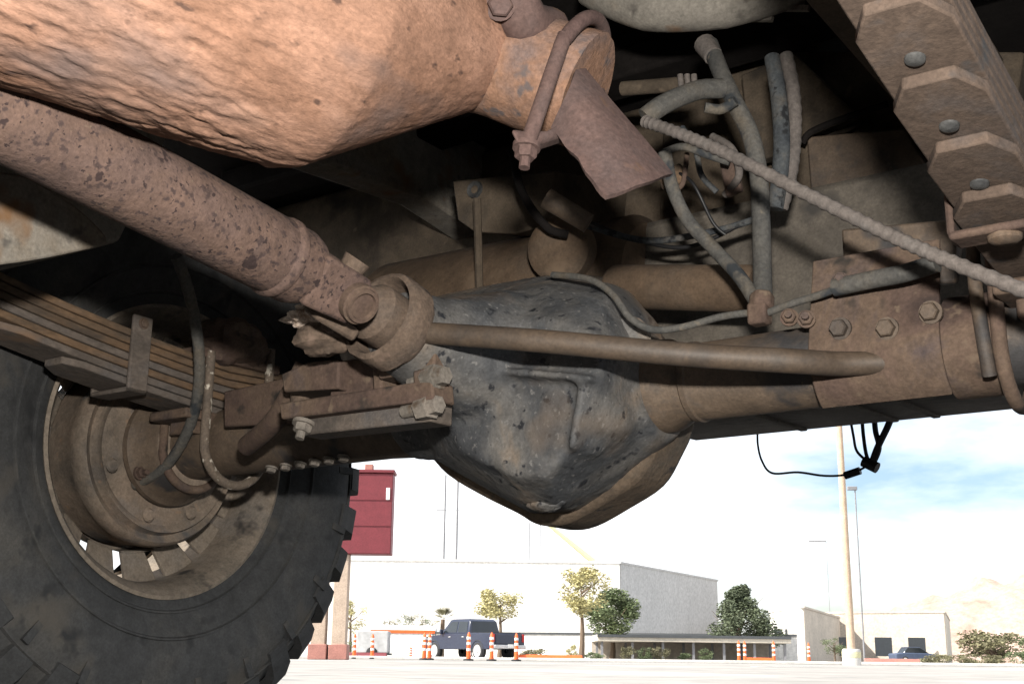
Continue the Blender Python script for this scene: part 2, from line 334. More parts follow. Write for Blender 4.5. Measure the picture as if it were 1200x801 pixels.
# torn tail pipe sheet hanging behind the clamp
A, B, C_, D = P(678, 70, X=.885), P(789, 203, X=.955), P(709, 231, X=.94), P(644, 150, X=.875)
g = []
for i in range(15):
    s_ = i / 14; row = []
    for j in range(15):
        t = j / 14; p = (A * (1 - t) + D * t) * (1 - s_) + (B * (1 - t) + C_ * t) * s_
        bul = math.sin(t * math.pi) * .026 * (1 - .35 * s_) + .006 * max(0, t - .85) / .15; p = p + (D - A).normalized() * (.004 * noise.noise(V((s_ * 5, 2, 0))) * max(0, t - .6) / .4)
        row.append(p + V((.6, -.6, -.2)) * bul + V((0, 0, .002 * noise.noise(p * 40))))
    g.append(row)
MB().sheet(g, .004).build('tailpipe_plate', M['clamp'], truck, 'smooth purple brown sheet of cut tail pipe', ang=50)

# ---- drive shaft and universal joint
J = P(396, 338, X=.615); D0 = P(-60, 98, X=.60)
dv = (D0 - J).normalized()
ds = empty('drive_shaft', (0, 0, 0), 0, truck, 'spotted rusty drive shaft running to the axle')
sa = J + dv * .045; rdk = .0365
MB().tube([sa, sa + dv * .012, D0 + dv * .3], [rdk * .9, rdk, rdk], n=48).build('shaft_tube', M['shaft'], ds)
MB().lathe([(rdk, -.006), (rdk + .0022, -.002), (rdk + .0022, .003), (rdk, .007)], sa + dv * .033, dv, 48).build('weld_ring', M['shaft'], ds)
x_, y_, z_ = frame_of(dv)
capdir = (CL - J).cross(V((0, 0, 1))).normalized()
# end yoke: two ears each side of the cross
side = V((.72, -.52, -.42)); side = (side - dv * side.dot(dv)).normalized(); up_ = dv.cross(side).normalized()
for sg in (1, -1):
    ear = [J + dv * .052 + side * sg * .034 + up_ * .026, J + dv * .052 + side * sg * .034 - up_ * .026,
           J - dv * .004 + side * sg * .034 - up_ * .024, J - dv * .020 + side * sg * .034 - up_ * .010, J - dv * .020 + side * sg * .034 + up_ * .010, J - dv * .004 + side * sg * .034 + up_ * .024]
    o = MB().prism(ear, -side * sg * .018).build('yoke', M['shaft'], ds, bevel=.004)
    m_ = MB().tube([J + side * sg * .018, J + side * sg * .043, J + side * sg * .044], [.0195, .0195, .017], n=28); m_.lathe([(.0125, 0), (.0135, .0035), (.0165, .0035), (.0175, 0)], J + side * sg * .0442, side * sg, 28)
    m_.build('bearing_cap', M['bracket'], ds)
pdv = V((.05, 1, -.24)).normalized()           # pinion axis to the rear
up2 = pdv.cross(side).normalized()
pj = empty('pinion_joint', (0, 0, 0), 0, truck, 'greasy pinion yoke with cross and flaky pale boot')
MB().tube([J - up2 * .034, J - up2 * .02, J + up2 * .02, J + up2 * .034], [.014, .012, .012, .014], n=20).build('cross', M['joint'], pj)
lump = MB()
for sg in ((-1,) if up2.z > 0 else (1,)):
    c = J + up2 * sg * .036
    lump.prism([c - pdv * .012 + side * .014, c - pdv * .012 - side * .014, c + pdv * .04 - side * .016, c + pdv * .04 + side * .016], -up2 * sg * .014)
lump.tube([J + pdv * .036, J + pdv * .05, J + pdv * .12], [.020, .030, .030], n=28)
lump.build('yoke', M['joint'], pj, bevel=.004)
# greasy lump and pale torn boot under the joint
def blob(c, rx_, seed, n=20, amp=.25, rot=None):
    b_ = MB(); vs = []; fs = []
    for i in range(n + 1):
        for k in range(n * 2):
            th = math.pi * i / n; ph = math.pi * k / n; d = V((math.sin(th) * math.cos(ph), math.sin(th) * math.sin(ph), math.cos(th)))
            r = 1 + amp * fbm(d, 1.6, 4, seed); q = V((d.x * rx_[0] * r, d.y * rx_[1] * r, d.z * rx_[2] * r)); vs.append(V(c) + (rot @ q if rot else q))
    for i in range(n):
        for k in range(n * 2):
            k2 = (k + 1) % (2 * n); fs.append((i * 2 * n + k, i * 2 * n + k2, (i + 1) * 2 * n + k2, (i + 1) * 2 * n + k))
    return b_.add(vs, fs)
blob(P(383, 395, Y=-.25), (.036, .028, .020), 3).build('grease_lump', M['joint'], pj)
blob(P(366, 371, Y=-.265), (.030, .022, .013), 5, amp=.5).build('torn_boot', M['rag'], pj)
blob(P(404, 378, Y=-.27), (.022, .018, .012), 8, amp=.4).build('grease_lump', M['bracket'], pj)
# dust shield ring / pinion nose
PN = J + pdv * .072
m_ = MB().lathe([(.0, .016), (.036, .016), (.039, -.010), (.042, -.015), (.047, -.013), (.049, -.006), (.0485, .012), (.043, .020), (.034, .022)], PN, pdv, 56)
m_.v = [p + (p - PN).normalized() * .0022 * fbm(p, 45, 3, 9) for p in m_.v]
m_.build('dust_shield', M['joint'], truck, 'brown ring shield round the pinion')

# ---- differential housing (voxel union of castings)
dc = V((.665, .0, .418))
def sph(b_, c, r, n=24):
    vs = []; fs = []
    for i in range(n + 1):
        for k in range(2 * n):
            th = math.pi * i / n; ph = math.pi * k / n
            vs.append(V(c) + V((math.sin(th) * math.cos(ph) * r[0], math.sin(th) * math.sin(ph) * r[1], math.cos(th) * r[2])))
    for i in range(n):
        for k in range(2 * n):
            k2 = (k + 1) % (2 * n); fs.append((i * 2 * n + k, i * 2 * n + k2, (i + 1) * 2 * n + k2, (i + 1) * 2 * n + k))
    b_.add(vs, fs)
def remesh(b_, name, mat, parent, label, vox=.005, it=6, amp=.003, seed=2):
    me = b_.mesh(name); o = bpy.data.objects.new(name, me); COL.objects.link(o)
    r = o.modifiers.new('r', 'REMESH'); r.mode = 'VOXEL'; r.voxel_size = vox; r.use_smooth_shade = True
    s_ = o.modifiers.new('s', 'SMOOTH'); s_.iterations = it; s_.factor = .5
    dg = bpy.context.evaluated_depsgraph_get(); me2 = bpy.data.meshes.new_from_object(o.evaluated_get(dg))
    bpy.data.objects.remove(o); me2.name = name
    nn = [v.normal.copy() for v in me2.vertices]
    for v, q in zip(me2.vertices, nn):
        v.co += q * amp * (fbm(v.co, 22, 4, seed) * .7 + .4 * noise.noise(v.co * 160))
    me2.materials.clear(); me2.materials.append(mat)
    for p in me2.polygons: p.use_smooth = True
    o = bpy.data.objects.new(name, me2); COL.objects.link(o); o.parent = parent; tag(o, label); return o
b_ = MB()
hp = [P(x, y, Y=.0) for x, y in ((486, 352), (560, 336), (640, 322), (715, 330), (748, 368), (768, 440), (756, 500), (722, 556), (660, 598), (622, 601), (560, 568), (512, 540), (486, 500))]
hp += [p + V((0, .05, 0)) for p in hp]
hp += [P(x, y, Y=-.125) for x, y in ((512, 395), (640, 372), (700, 392), (704, 440), (686, 505), (640, 558), (600, 556), (540, 528), (515, 480))]
hp += [P(x, y, Y=-.07) for x, y in ((495, 362), (640, 335), (712, 345), (735, 400), (735, 500), (650, 592), (615, 590), (515, 535))]
hb_ = bmesh.new(); [hb_.verts.new(p) for p in hp]; bmesh.ops.convex_hull(hb_, input=hb_.verts); bmesh.ops.delete(hb_, geom=[v for v in hb_.verts if not v.link_faces], context='VERTS')
hb_.verts.index_update(); b_.add([v.co.copy() for v in hb_.verts], [tuple(v.index for v in f.verts) for f in hb_.faces]); hb_.free()
b_.tube([PN + pdv * .008, PN + pdv * .06, dc + V((-.01, -.02, .02))], [.040, .052, .10], n=32)
b_.tube([dc + V((.04, -.01, -.02)), dc + V((.10, 0, -.010)), dc + V((.135, 0, -.008))], [.100, .072, .056], n=32)
b_.tube([dc + V((.12, -.012, -.02)), dc + V((.075, -.030, -.07)), dc + V((.03, -.02, -.105))], [.026, .028, .02], n=16)
b_.tube([dc + V((-.06, 0, 0)), dc + V((-.16, 0, -.004)), dc + V((-.21, 0, -.008))], [.085, .06, .05], n=32)
# horizontal ledge and ribs below it
b_.prism([P(x, y, Y=-.145) for x, y in ((508, 424), (600, 430), (692, 438), (692, 446), (600, 439), (508, 432))], (0, .05, 0))
b_.prism([P(x, y, Y=-.142) for x, y in ((562, 432), (570, 432), (572, 466), (562, 468))], (0, .05, 0))
b_.prism([P(x, y, Y=-.138) for x, y in ((676, 440), (688, 440), (672, 520), (660, 528))], (0, .06, 0))
diff = remesh(b_, 'differential_housing', M['diff'], truck, 'blackened oily differential housing with ribs and dust streaks', vox=.0042, it=9, amp=.0016)
# cover flange behind, a brown many sided rim
fl_o = MB().prism(spline([P(x, y, Y=.005) for x, y in ((497, 530), (520, 556), (560, 580), (600, 600), (618, 611), (636, 615), (662, 611), (700, 590), (742, 562), (764, 526), (779, 488), (775, 440), (760, 400), (715, 352), (650, 338), (560, 360), (515, 400), (495, 470))], 4), (0, .075, 0)).build('cover_flange', M['diffrim'], diff, 'brown rim of the rear cover', bevel=.012, segs=3)
blob(P(640, 588, Y=-.06), (.022, .014, .010), 12, amp=.2).build('drain_boss', M['diff'], diff)
MB().lathe([(.0, -.004), (.020, -.004), (.024, 0), (.0245, .012)], dc + V((.125, -.055, .035)) , (-.5, 1, 0), 24).build('core_plug', M['diff'], diff)

# ---- axle tubes
axr = MB().tube([(.745, 0, ZA), (.752, 0, ZA), (.815, 0, ZA), (.83, 0, ZA), (1.40, 0, ZA)], [.050, .0535, .049, .0405, .0400], n=48).build('axle_tube', M['axle'], truck, 'long dusty axle tube')
for x0 in (.842, .99, 1.105):
    MB().lathe([(.0395, -.006), (.0425, -.003), (.0425, .003), (.0395, .006)], (x0, 0, ZA), (1, 0, 0), 40, closed=True).build('weld_bead', M['axle'], axr)
axl = MB().tube([(.50, 0, ZA), (.42, 0, ZA), (.0, 0, ZA)], [.05, .046, .046], n=40).build('axle_tube', M['axle'], truck, 'short dusty axle tube by the wheel')
MB().lathe([(.046, -.008), (.060, -.006), (.062, .0), (.060, .01), (.046, .012)], (.05, 0, ZA), (1, 0, 0), 40, closed=True).build('tube_collar', M['drum'], axl)

# ---- strut bar across the housing
st = [P(452, 386, Y=-.225), P(470, 388, Y=-.228), P(530, 392, Y=-.215), P(640, 400, Y=-.195), P(800, 415, Y=-.150), P(930, 423, Y=-.10), P(985, 426, Y=-.062), P(1055, 424, Y=-.036)]
stb = MB().tube(st, [.0110, .0110, .0110, .0112, .0112, .0115, .0115, .0105], n=22, sm=6).build('strut_bar', M['rod'], truck, 'smooth brown rod welded from pinion to axle tube')
blob(P(464, 388, Y=-.222), (.018, .016, .017), 21, amp=.2).build('weld', M['bracket'], stb)

# ---- clamp bracket below the pinion
br = empty('pinion_bracket', (0, 0, 0), 0, truck, 'bolted steel clamp bracket under the pinion')
def quad(p, Y, ext, nm, mat, par, bev=.0025):
    return MB().prism([P(x, y, Y=Y) for x, y in p], ext).build(nm, mat, par, bevel=bev)
quad([(326, 472), (329, 491), (508, 468), (506, 444)], -.215, (.0, .035, .0), 'bar', M['bracket'], br)
quad([(343, 488), (350, 510), (505, 493), (506, 464)], -.200, (.0, .035, .0), 'bar', M['leaf_g'], br)
quad([(329, 438), (332, 459), (396, 455), (397, 420), (360, 424)], -.205, (.0, .05, .0), 'block', M['bracket'], br)
quad([(388, 424), (386, 466), (442, 460), (440, 416)], -.190, (.0, .07, .0), 'block', M['bracket'], br)
quad([(443, 430), (443, 444), (508, 432), (510, 412), (495, 414)], -.210, (.0, .03, .0), 'bar', M['bracket'], br)
quad([(483, 434), (485, 462), (507, 458), (506, 428)], -.214, (.0, .03, .0), 'plate', M['bracket'], br)
quad([(436, 432), (437, 464), (447, 462), (447, 428)], -.203, (.0, .07, .0), 'plate', M['bracket'], br)
MB().tube([P(352, 440, Y=-.17), P(352, 480, Y=-.17)], .011, n=16).build('sleeve', M['joint'], br)
for (x, y, dx) in ((506, 443, 1), (498, 477, 1)):
    c = P(x, y, Y=-.205); m_ = MB(); d = V((1, -.12, .03)).normalized()
    m_.tube([c - d * .03, c + d * .002], .007, n=12); m_.tube([c - d * .006, c + d * .010], .0135, n=6); m_.tube([c + d * .008, c + d * .020], [.0105, .0095], n=6)
    m_.build('bolt', M['bolt'], br)
MB().bolt(P(356, 496, Y=-.205), (0, -.3, -1), .010, .010).build('nut', M['bolt'], br)
MB().tube([P(358, 428, Y=-.16), P(345, 455, Y=-.16), P(320, 495, Y=-.14), P(290, 522, Y=-.10)], .0125, n=16, sm=6).build('link_rod', M['bracket'], br)

# ---- wheel
WX = -.13; wheel = empty('wheel', (0, 0, 0), 0, truck, 'large off road tyre on a dusty slotted wheel')
TR = .402
prof = [(.196, 0.0), (.205, .010), (.215, .012), (.235, .022), (.27, .034), (.31, .038), (.345, .030), (.368, .016), (.383, -.006), (.388, -.02), (.388, -.24),
        (.383, -.254), (.368, -.276), (.345, -.29), (.31, -.298), (.27, -.294), (.235, -.282), (.205, -.27), (.196, -.26)]
MB().lathe(prof, (0, 0, ZA), (1, 0, 0), 120).build('tyre', M['tyre'], wheel, ang=60)
for r in (.226, .262, .352):
    h = {.226: .0185, .262: .0325, .352: .0275}[r]
    MB().lathe([(r - .003, h - .002), (r - .0012, h + .0022), (r + .0012, h + .0022), (r + .003, h - .002)], (0, 0, ZA), (1, 0, 0), 120).build('sidewall_ring', M['tyre'], wheel, ang=60)
def ringpt(r, a, x): return V((x, r * math.cos(a), ZA + r * math.sin(a)))
NL = 34
def lug_mesh(w_, l0, alt):
    b_ = MB(); a = w_ / 2
    inner = [(.352, .020), (.372, .012), (.386, -.004), (.386, -.06)]; outer = [(.356, .030), (.379, .023), (.4045, -.002), (.4045, -.062)]
    if alt: inner[0] = (.335, .030); outer[0] = (.338, .0355)
    vs = []; 
    for sgn in (-1, 1):
        for (r, x) in inner + outer[::-1]:
            k = .82 if (r, x) in outer else 1
            vs.append(ringpt(r, sgn * a * k, x) - V((0, 0, ZA)))
    n = 8; fs = [tuple(range(n)), tuple(range(n, 2 * n))[::-1]] + [(i, (i + 1) % n, n + (i + 1) % n, n + i) for i in range(n)]
    b_.add(vs, fs); return b_
lm = [lug_mesh(.120, 0, 0).mesh('tread_block', 30), lug_mesh(.128, 0, 1).mesh('tread_block', 30)]
bm2 = MB()
for s in (-1, 1):
    pass
for m_ in lm: m_.materials.append(M['tyre'])
cb = MB().box((-.10, .393, 0), (.055, .019, .042)); cbm = cb.mesh('tread_block'); cbm.materials.append(M['tyre'])
for k in range(NL):
    a = 2 * math.pi * k / NL
    for me, da, xs in ((lm[k % 2], 0, 0), (cbm, .06, 0), (cbm, .02, -.075)):
        o = bpy.data.objects.new('tread_block', me); COL.objects.link(o); o.parent = wheel
        o.location = (xs, 0, ZA); o.rotation_euler = (a + da, 0, 0)
# sidewall bars
zb = MB().box((.0345, .332, 0), (.006, .03, .010)); zbm = zb.mesh('sidewall_bar'); zbm.materials.append(M['tyre'])
for k in range(22):
    a = 2 * math.pi * k / 22 + .03; o = bpy.data.objects.new('sidewall_bar', zbm); COL.objects.link(o); o.parent = wheel; o.location = (0, 0, ZA); o.rotation_euler = (a, 0, 0)
# rim barrel and slotted disc
MB().lathe([(.196, .0), (.207, .008), (.209, .014), (.204, .016), (.197, .008), (.190, -.004), (.184, -.03), (.180, -.10), (.176, -.16), (.172, -.16)], (0, 0, ZA), (1, 0, 0), 96).build('rim', M['rim'], wheel)
MB().lathe([(.142, -.072), (.138, -.086), (.135, -.112), (.05, -.122), (.045, -.135)], (0, 0, ZA), (1, 0, 0), 72).build('wheel_disc', M['rim'], wheel)
sp = []
for k in range(16):
    a = 2 * math.pi * k / 16 + .1; t = V((0, -math.sin(a), math.cos(a)))
    p0 = ringpt(.138, a, -.075); p1 = ringpt(.184, a, -.055)
    MB().prism([p0 - t * .020, p0 + t * .020, p1 + t * .027, p1 - t * .027], (-.008, 0, 0)).build('spoke', M['rim'], wheel, bevel=.002)
# brake drum with backing plate
drum = empty('brake_drum', (0, 0, 0), 0, truck, 'brown drum brake backing plate behind the wheel')
MB().lathe([(.05, -.004), (.106, -.006), (.111, -.002), (.1165, .0), (.1175, -.008), (.121, -.016)], (.0, 0, ZA), (1, 0, 0), 72).build('backing_plate', M['drum'], drum)
MB().lathe([(.119, -.014), (.130, -.006), (.1345, -.012), (.1355, -.034), (.132, -.040), (.130, -.095), (.10, -.105)], (.0, 0, ZA), (1, 0, 0), 72).build('drum_shell', M['drum'], drum)
MB().lathe([(.045, .05), (.062, .045), (.068, .03), (.072, .012), (.080, .004), (.081, -.004)], (.010, 0, ZA), (1, 0, 0), 48).build('axle_flange', M['axle'], drum)
for a in (215, 330):
    MB().bolt(ringpt(.072, rad(a), .020), (1, 0, 0), .008, .009).build('bolt', M['bracket'], drum)
for a, r in ((255, .098), (300, .097), (200, .099)):
    MB().lathe([(.0, .004), (.007, .004), (.010, .0)], ringpt(r, rad(a), .004), (1, 0, 0), 16).build('plug', M['drum'], drum)

# ---- leaf springs
TH_ = .0105
def ztop(y): return .515 + .06 * abs(y) + .15 * y * y
def spring(xc, right):
    sp_ = empty('leaf_spring', (0, 0, 0), 0, truck, 'stepped leaf spring pack seen from below' if right else 'rusty orange leaf spring pack beside the big tyre')
    tips = [(-1.0, .85), (-.95, .8), (-.80, .7), (-.405, .42), (-.335, .33), (-.265, .27), (-.205, .21)] if right else [(-1.0, .85), (-.95, .8), (-.72, .6), (-.56, .5), (-.44, .38), (-.33, .3), (-.24, .2)]
    hw = .032
    for k, (a, b) in enumerate(tips):
        ys = [a + (b - a) * i / 28 for i in range(29)]; bt = MB(); vs = []; fs = []
        for i, y in enumerate(ys):
            z1 = ztop(y) - k * TH_; z0 = z1 - TH_ + .0014
            vs += [(xc - hw, y, z0), (xc + hw, y, z0), (xc + hw, y, z1), (xc - hw, y, z1)]
        fs = [(i * 4 + j, i * 4 + (j + 1) % 4, i * 4 + 4 + (j + 1) % 4, i * 4 + 4 + j) for i in range(28) for j in range(4)]
        # pointed tip
        t = len(vs); y = a - .030; z1 = ztop(y) - k * TH_; z0 = z1 - TH_ + .0014; q = .55
        vs += [(xc - hw * q, y + .006, z0), (xc + hw * q, y + .006, z0), (xc + hw * q, y + .006, z1), (xc - hw * q, y + .006, z1)]
        fs += [(t + j, t + (j + 1) % 4, (j + 1) % 4, j) for j in range(4)] + [(t, t + 1, t + 2, t + 3), (28 * 4, 28 * 4 + 1, 28 * 4 + 2, 28 * 4 + 3)]
        bt.add(vs, fs)
        mat = M['leaf_r'] if right else (M['leaf_o'] if k in (0, 1, 2, 4) else M['leaf_g'])
        bt.build('leaf', mat, sp_, bevel=.0016)
        if right and 3 <= k <= 5:
            yr = a + .030; zz = ztop(yr) - (k + 1) * TH_ + .0010
            MB().lathe([(.0, .0035), (.004, .0032), (.0068, .0016), (.0072, -.001)], (xc - .003, yr, zz), (0, -.25, -1), 20).build('rivet', M['palebolt'], sp_)
    return sp_
spr = spring(1.2, True); spl = spring(.10, False)
# clip on the right pack
yc = -.185; zl = ztop(yc) - 7 * TH_ - .006
cl = MB().box((1.2, yc, zl), (.078, .030, .007)); cl.box((1.2 - .037, yc, zl + .018), (.006, .030, .036)); cl.box((1.2 + .037, yc, zl + .05), (.006, .030, .10))
cl.build('clip', M['bracket'], spr, bevel=.003)
MB().lathe([(.0, .007), (.009, .0065), (.0125, .004), (.0135, -.001)], (1.2, yc, zl - .003), (0, 0, -1), 24).build('rivet', M['leaf_o'], spr)
# clip on the left pack
yc = -.165
zt = ztop(yc) + .004; cl = MB()
cl.box((.10 + .036, yc, zt - .034), (.006, .030, .10)); cl.box((.10, yc, zt - .081), (.078, .030, .006)); cl.box((.10 - .036, yc, zt - .034), (.006, .030, .10))
cl.build('clip', M['leaf_g'], spl, bevel=.002)
MB().bolt((.10 + .039, yc, zt + .006), (1, 0, 0), .006, .004, stud=False).build('rivet', M['bracket'], spl)
# spring seats, bump stop and U bolts
for xc, full in ((.10, True), (1.2, False)):
    MB().box((xc, 0, .4455 - .0075), (.075, .17, .013)).box((xc, 0, .425), (.05, .12, .02)).build('spring_seat', M['bracket'], truck, bevel=.003)
    if full:
        MB().box((xc + .0, 0, .523), (.085, .15, .014)).build('clamp_plate', M['bracket'], truck, bevel=.003)
        blob((xc + .03, -.01, .548), (.040, .055, .034), 31, amp=.25).build('bump_stop', M['bracket'], truck, 'crumbling dusty bump stop')
    for xo in (-.042, .042):
        rb_ = .054; arc = [(xc + xo, -rb_ * math.cos(rad(t)), ZA - .006 - rb_ * math.sin(rad(t))) for t in range(0, 181, 20)]
        pth = [(xc + xo, -rb_, .525), (xc + xo, -rb_, .47)] + arc + [(xc + xo, rb_, .47), (xc + xo, rb_, .55)]
        MB().tube(pth, .0064, n=14, sm=4).build('u_bolt', M['whitepaint'] if (full and xo > 0) else M['bracket'], truck, 'U bolt with pale worn thread' if full and xo > 0 else None)
for i in range(6):
    c = P(318 + i * 17, 548 - i * 2.6, Y=-.02); MB().bolt(c, (0, -.2, -1), .0065, .006, stud=False).build('flange_bolt', M['bolt'], axl)
# shock bracket plate between spring and tube
quad([(262, 458), (262, 500), (340, 495), (345, 440)], -.07, (0, .012, 0), 'shock_plate', M['bracket'], truck)
# brake cable at left
MB().tube([P(207, 300, X=.22), P(222, 345, X=.20), P(232, 400, X=.18), P(233, 450, X=.16), P(222, 500, X=.12), P(195, 545, X=.06), P(158, 568, X=.0)], .0072, n=12, sm=8, rib=[1, 1.06]).build('brake_hose', M['hose'], truck, 'long brake hose drooping to the drum')

# ---- right bracket plate with bolts, U-bolt strap
rb = empty('shock_bracket', (0, 0, 0), 0, truck, 'bolted bracket plate wrapped on the axle tube')
g = []
for i in range(13):
    a = rad(-62 + i * (62 + 20) / 12); row = []
    for j in range(8):
        x = .985 + j * .0175; row.append(V((x, -math.cos(a) * .049, ZA + math.sin(a) * .049)))
    g.append(row)
for k in range(1, 6):
    g.append([V((.985 + j * .0175, -.046 + .004 * k, ZA + .0168 + k * .016)) for j in range(8)])
MB().sheet(g, -.006).build('plate', M['bracket'], rb, bevel=.0015)
for x, y in ((985, 385), (1040, 385), (1091, 366)):
    MB().bolt(P(x, y, Y=-.054), (0, -1, -.1), .0085, .010, stud=False).build('bolt', M['axle'], rb)
MB().prism([P(985, 268, Y=.02), P(990, 340, Y=.02), P(1120, 330, Y=.02), P(1128, 255, Y=.02)], (0, .012, 0)).build('upright_plate', M['axle'], rb, bevel=.003)
blob(P(1022, 540 - 90, Y=-.03), (.008, .006, .006), 41).build('weld_drip', M['bolt'], rb)
MB().lathe([(.040, -.01), (.0475, -.01), (.0475, .035), (.040, .035)], (1.115, 0, ZA), (1, 0, 0), 40, closed=True).build('sleeve', M['bracket'], rb)
MB().tube([P(1139, 275, Y=-.04), P(1143, 335, Y=-.05), P(1152, 395, Y=-.055), P(1160, 440, Y=-.045)], .0062, n=12, sm=5).build('u_bolt', M['axle'], rb)

# ---- panels behind the axle
pan = MB(); Yb = .62
pan.prism([V((.50, .22, .49)), V((.50, .28, .458)), V((.50, .64, .472)), V((.50, .70, .50)), V((.50, .70, .70)), V((.50, .24, .70))], (1.1, 0, 0))
pn = pan.build('fuel_tank', M['pan'], truck, 'dusty flat bottomed tank behind the axle tube', bevel=.012)
for x0 in (.70, .84, .90, 1.08):
    MB().box((x0, .46, .464), (.012, .34, .006), Matrix.Rotation(rad(2.2), 3, 'X')).build('tank_strap', M['hose_d'] if x0 > .9 else M['pan'], pn, bevel=.002)
# tan crossmember across the back
cm = MB(); cm.prism([V((-.298, .44, .55)), V((-.298, .50, .53)), V((-.298, .60, .59)), V((-.298, .60, .975)), V((-.298, .44, .975))], (1.05, 0, 0))
cm.build('rear_crossmember', M['tan'], truck, 'dust coated tan crossmember panel', bevel=.012)
# brown rounded tank
tk = MB().tube([V((.16, .30, .62)), V((.18, .30, .62)), V((.63, .27, .60)), V((.65, .27, .60))], [.10, .115, .115, .10], n=40).build('air_tank', M['tank'], truck, 'brown rounded tank behind the differential')
MB().tube([P(559, 232, Y=.12), P(561, 300, Y=.14), P(562, 345, Y=.14)], .0055, n=8).build('strap', M['tan'], tk)
quad([(530, 212), (536, 258), (556, 272), (604, 274), (645, 262), (650, 200)], .16, (.02, .16, .03), 'bracket_plate', M['tan'], truck)
MB().lathe([(.006, .0), (.012, .002), (.013, -.002)], P(556, 222, Y=.158), (0, -1, 0), 20).build('bolt_head', M['palebolt'], truck)
MB().lathe([(.0, .012), (.03, .012), (.042, .004), (.045, -.02)], P(655, 292, Y=.13), (.2, -1, -.2), 32).build('round_cover', M['tank'], truck)
sh_ = MB().tube([P(640, 232, Y=.02), P(690, 262, Y=.05)], [.013, .012], n=18).build('shock_end', M['axle'], truck)
# brown cylinder right of the housing
cy = MB().tube([P(716, 336, Y=.10), P(722, 336, Y=.10), P(878, 338, Y=.10), P(886, 338, Y=.10)], [.022, .027, .027, .022], n=32).build('damper', M['tank'], truck, 'brown damper cylinder beside the housing')
MB().tube([P(712, 336, Y=.11), P(660, 330, Y=.11)], .012, n=16).build('damper_rod', M['axle'], cy)
# panels at right
wp = MB().prism([P(780, 60, Y=.42), P(770, 300, Y=.42), P(1160, 330, Y=.42), P(1200, 60, Y=.42)], (0, .03, 0)).build('inner_panel', M['tan'], truck, 'dusty inner body panel crossed by a hard shadow', bevel=.004)
quad([(868, 88), (880, 190), (945, 172), (1010, 138), (930, 62)], .36, (0, .02, 0), 'panel_plate', M['tan'], wp)
quad([(945, 160), (955, 290), (1075, 300), (1110, 240), (1060, 150)], .30, (0, .05, 0), 'panel_plate', M['axle'], wp)
quad([(905, 185), (900, 265), (952, 280), (950, 165)], .33, (0, .02, 0), 'panel_plate', M['tan'], wp)
MB().tube([P(940, 168, Y=.28), P(950, 155, Y=.28), P(985, 140, Y=.28), P(1040, 122, Y=.28)], .0045, n=8, sm=5).build('panel_seam', M['black'], wp)
# upper grey part at the top edge
up = MB().tube([P(690, -12, Y=.0), P(760, 6, Y=.0), P(850, 2, Y=.02), P(940, -16, Y=.05)], [.02, .03, .03, .02], n=24, sm=6).build('spare_carrier', M['rail'], truck, 'pale grey curved part high in the dark')
for x, y in ((882, 22), (924, 10)):
    MB().box(P(x, y, Y=.05), (.05, .006, .006), Matrix.Rotation(rad(18), 3, 'Y')).build('slot', M['bolt'], up)

# ---- hoses, lines and the long ribbed cable
def hose(nm, pts, px_w, mat, label=None, par=truck, sm=8, rib=None, n=14):
    pp = [P(x, y, Y=Y) for x, y, Y in pts]; d = (pp[len(pp) // 2] - CL).length
    return MB().tube(pp, px_w / 2 * d / FPX, n=n, sm=sm, rib=rib).build(nm, mat, par, label)
h1 = hose('breather_hose', [(832, 52, .05), (846, 88, .03), (862, 122, .02), (880, 160, .02), (889, 205, .02), (892, 260, .02), (893, 300, .02), (894, 352, .0)], 21, M['hose'], 'thick dusty hose standing over the axle')
MB().tube([P(826, 52, Y=.05), P(836, 66, Y=.04)], [.013, .011], n=14).build('hose_end', M['cable'], h1)
hose('hose_elbow', [(756, 138, -.06), (775, 124, -.05), (800, 112, -.03), (822, 105, -.01), (846, 104, .01)], 23, M['hose'], 'short thick bent hose', sm=8)
hose('hose_saddle', [(826, 126, -.01), (845, 128, .0), (862, 118, .0)], 12, M['hose'])
hose('flat_hose', [(905, 68, .10), (912, 110, .09), (916, 160, .08), (914, 205, .08), (908, 245, .08)], 19, M['hose_d'], 'dark speckled hose behind the cable')
hose('flat_hose', [(921, 64, .10), (930, 110, .10), (931, 160, .10), (926, 205, .09), (915, 245, .09)], 15, M['cable'], 'tan crusted hose behind the cable', rib=[1, 1.12])
hose('vent_hose', [(779, 178, -.02), (788, 220, -.01), (806, 258, .0), (835, 290, .0), (865, 322, -.01), (885, 352, -.02)], 16, M['hose'], 'bare hose curving down to the brass tee')
hose('cross_pipe', [(730, 104, .06), (770, 101, .06), (805, 98, .06)], 17, M['tan'])
for i in range(3): hose('pipe_clamp', [(797 + i * 8, 88, .05), (799 + i * 8, 108, .05)], 7, M['cable'], sm=0)
cab = hose('ribbed_cable', [(755, 142, -.13), (800, 158, -.14), (860, 184, -.15), (950, 230, -.165), (1040, 274, -.18), (1120, 309, -.19), (1230, 352, -.21)], 14.5, M['cable'], 'long ribbed brake cable crossing to the spring', sm=22, rib=[1, 1.16, 1])
hose('brake_line', [(648, 322, -.05), (690, 327, -.07), (718, 345, -.08), (738, 372, -.085), (765, 386, -.075), (800, 383, -.06), (845, 371, -.05), (882, 366, -.05)], 8.5, M['hose'], 'thin brake line bent over the housing')
tee = MB().box(P(890, 368, Y=-.05), (.020, .018, .022)); tee.tube([P(893, 345, Y=-.045), P(892, 362, Y=-.05)], .013, n=6)
tee.build('brake_tee', M['bracket'], truck, 'small brake line junction block on the axle', bevel=.003)
hose('brake_line', [(900, 366, -.05), (930, 355, -.055), (965, 344, -.06), (985, 336, -.06)], 9, M['hose'], 'short brake line right of the junction block')
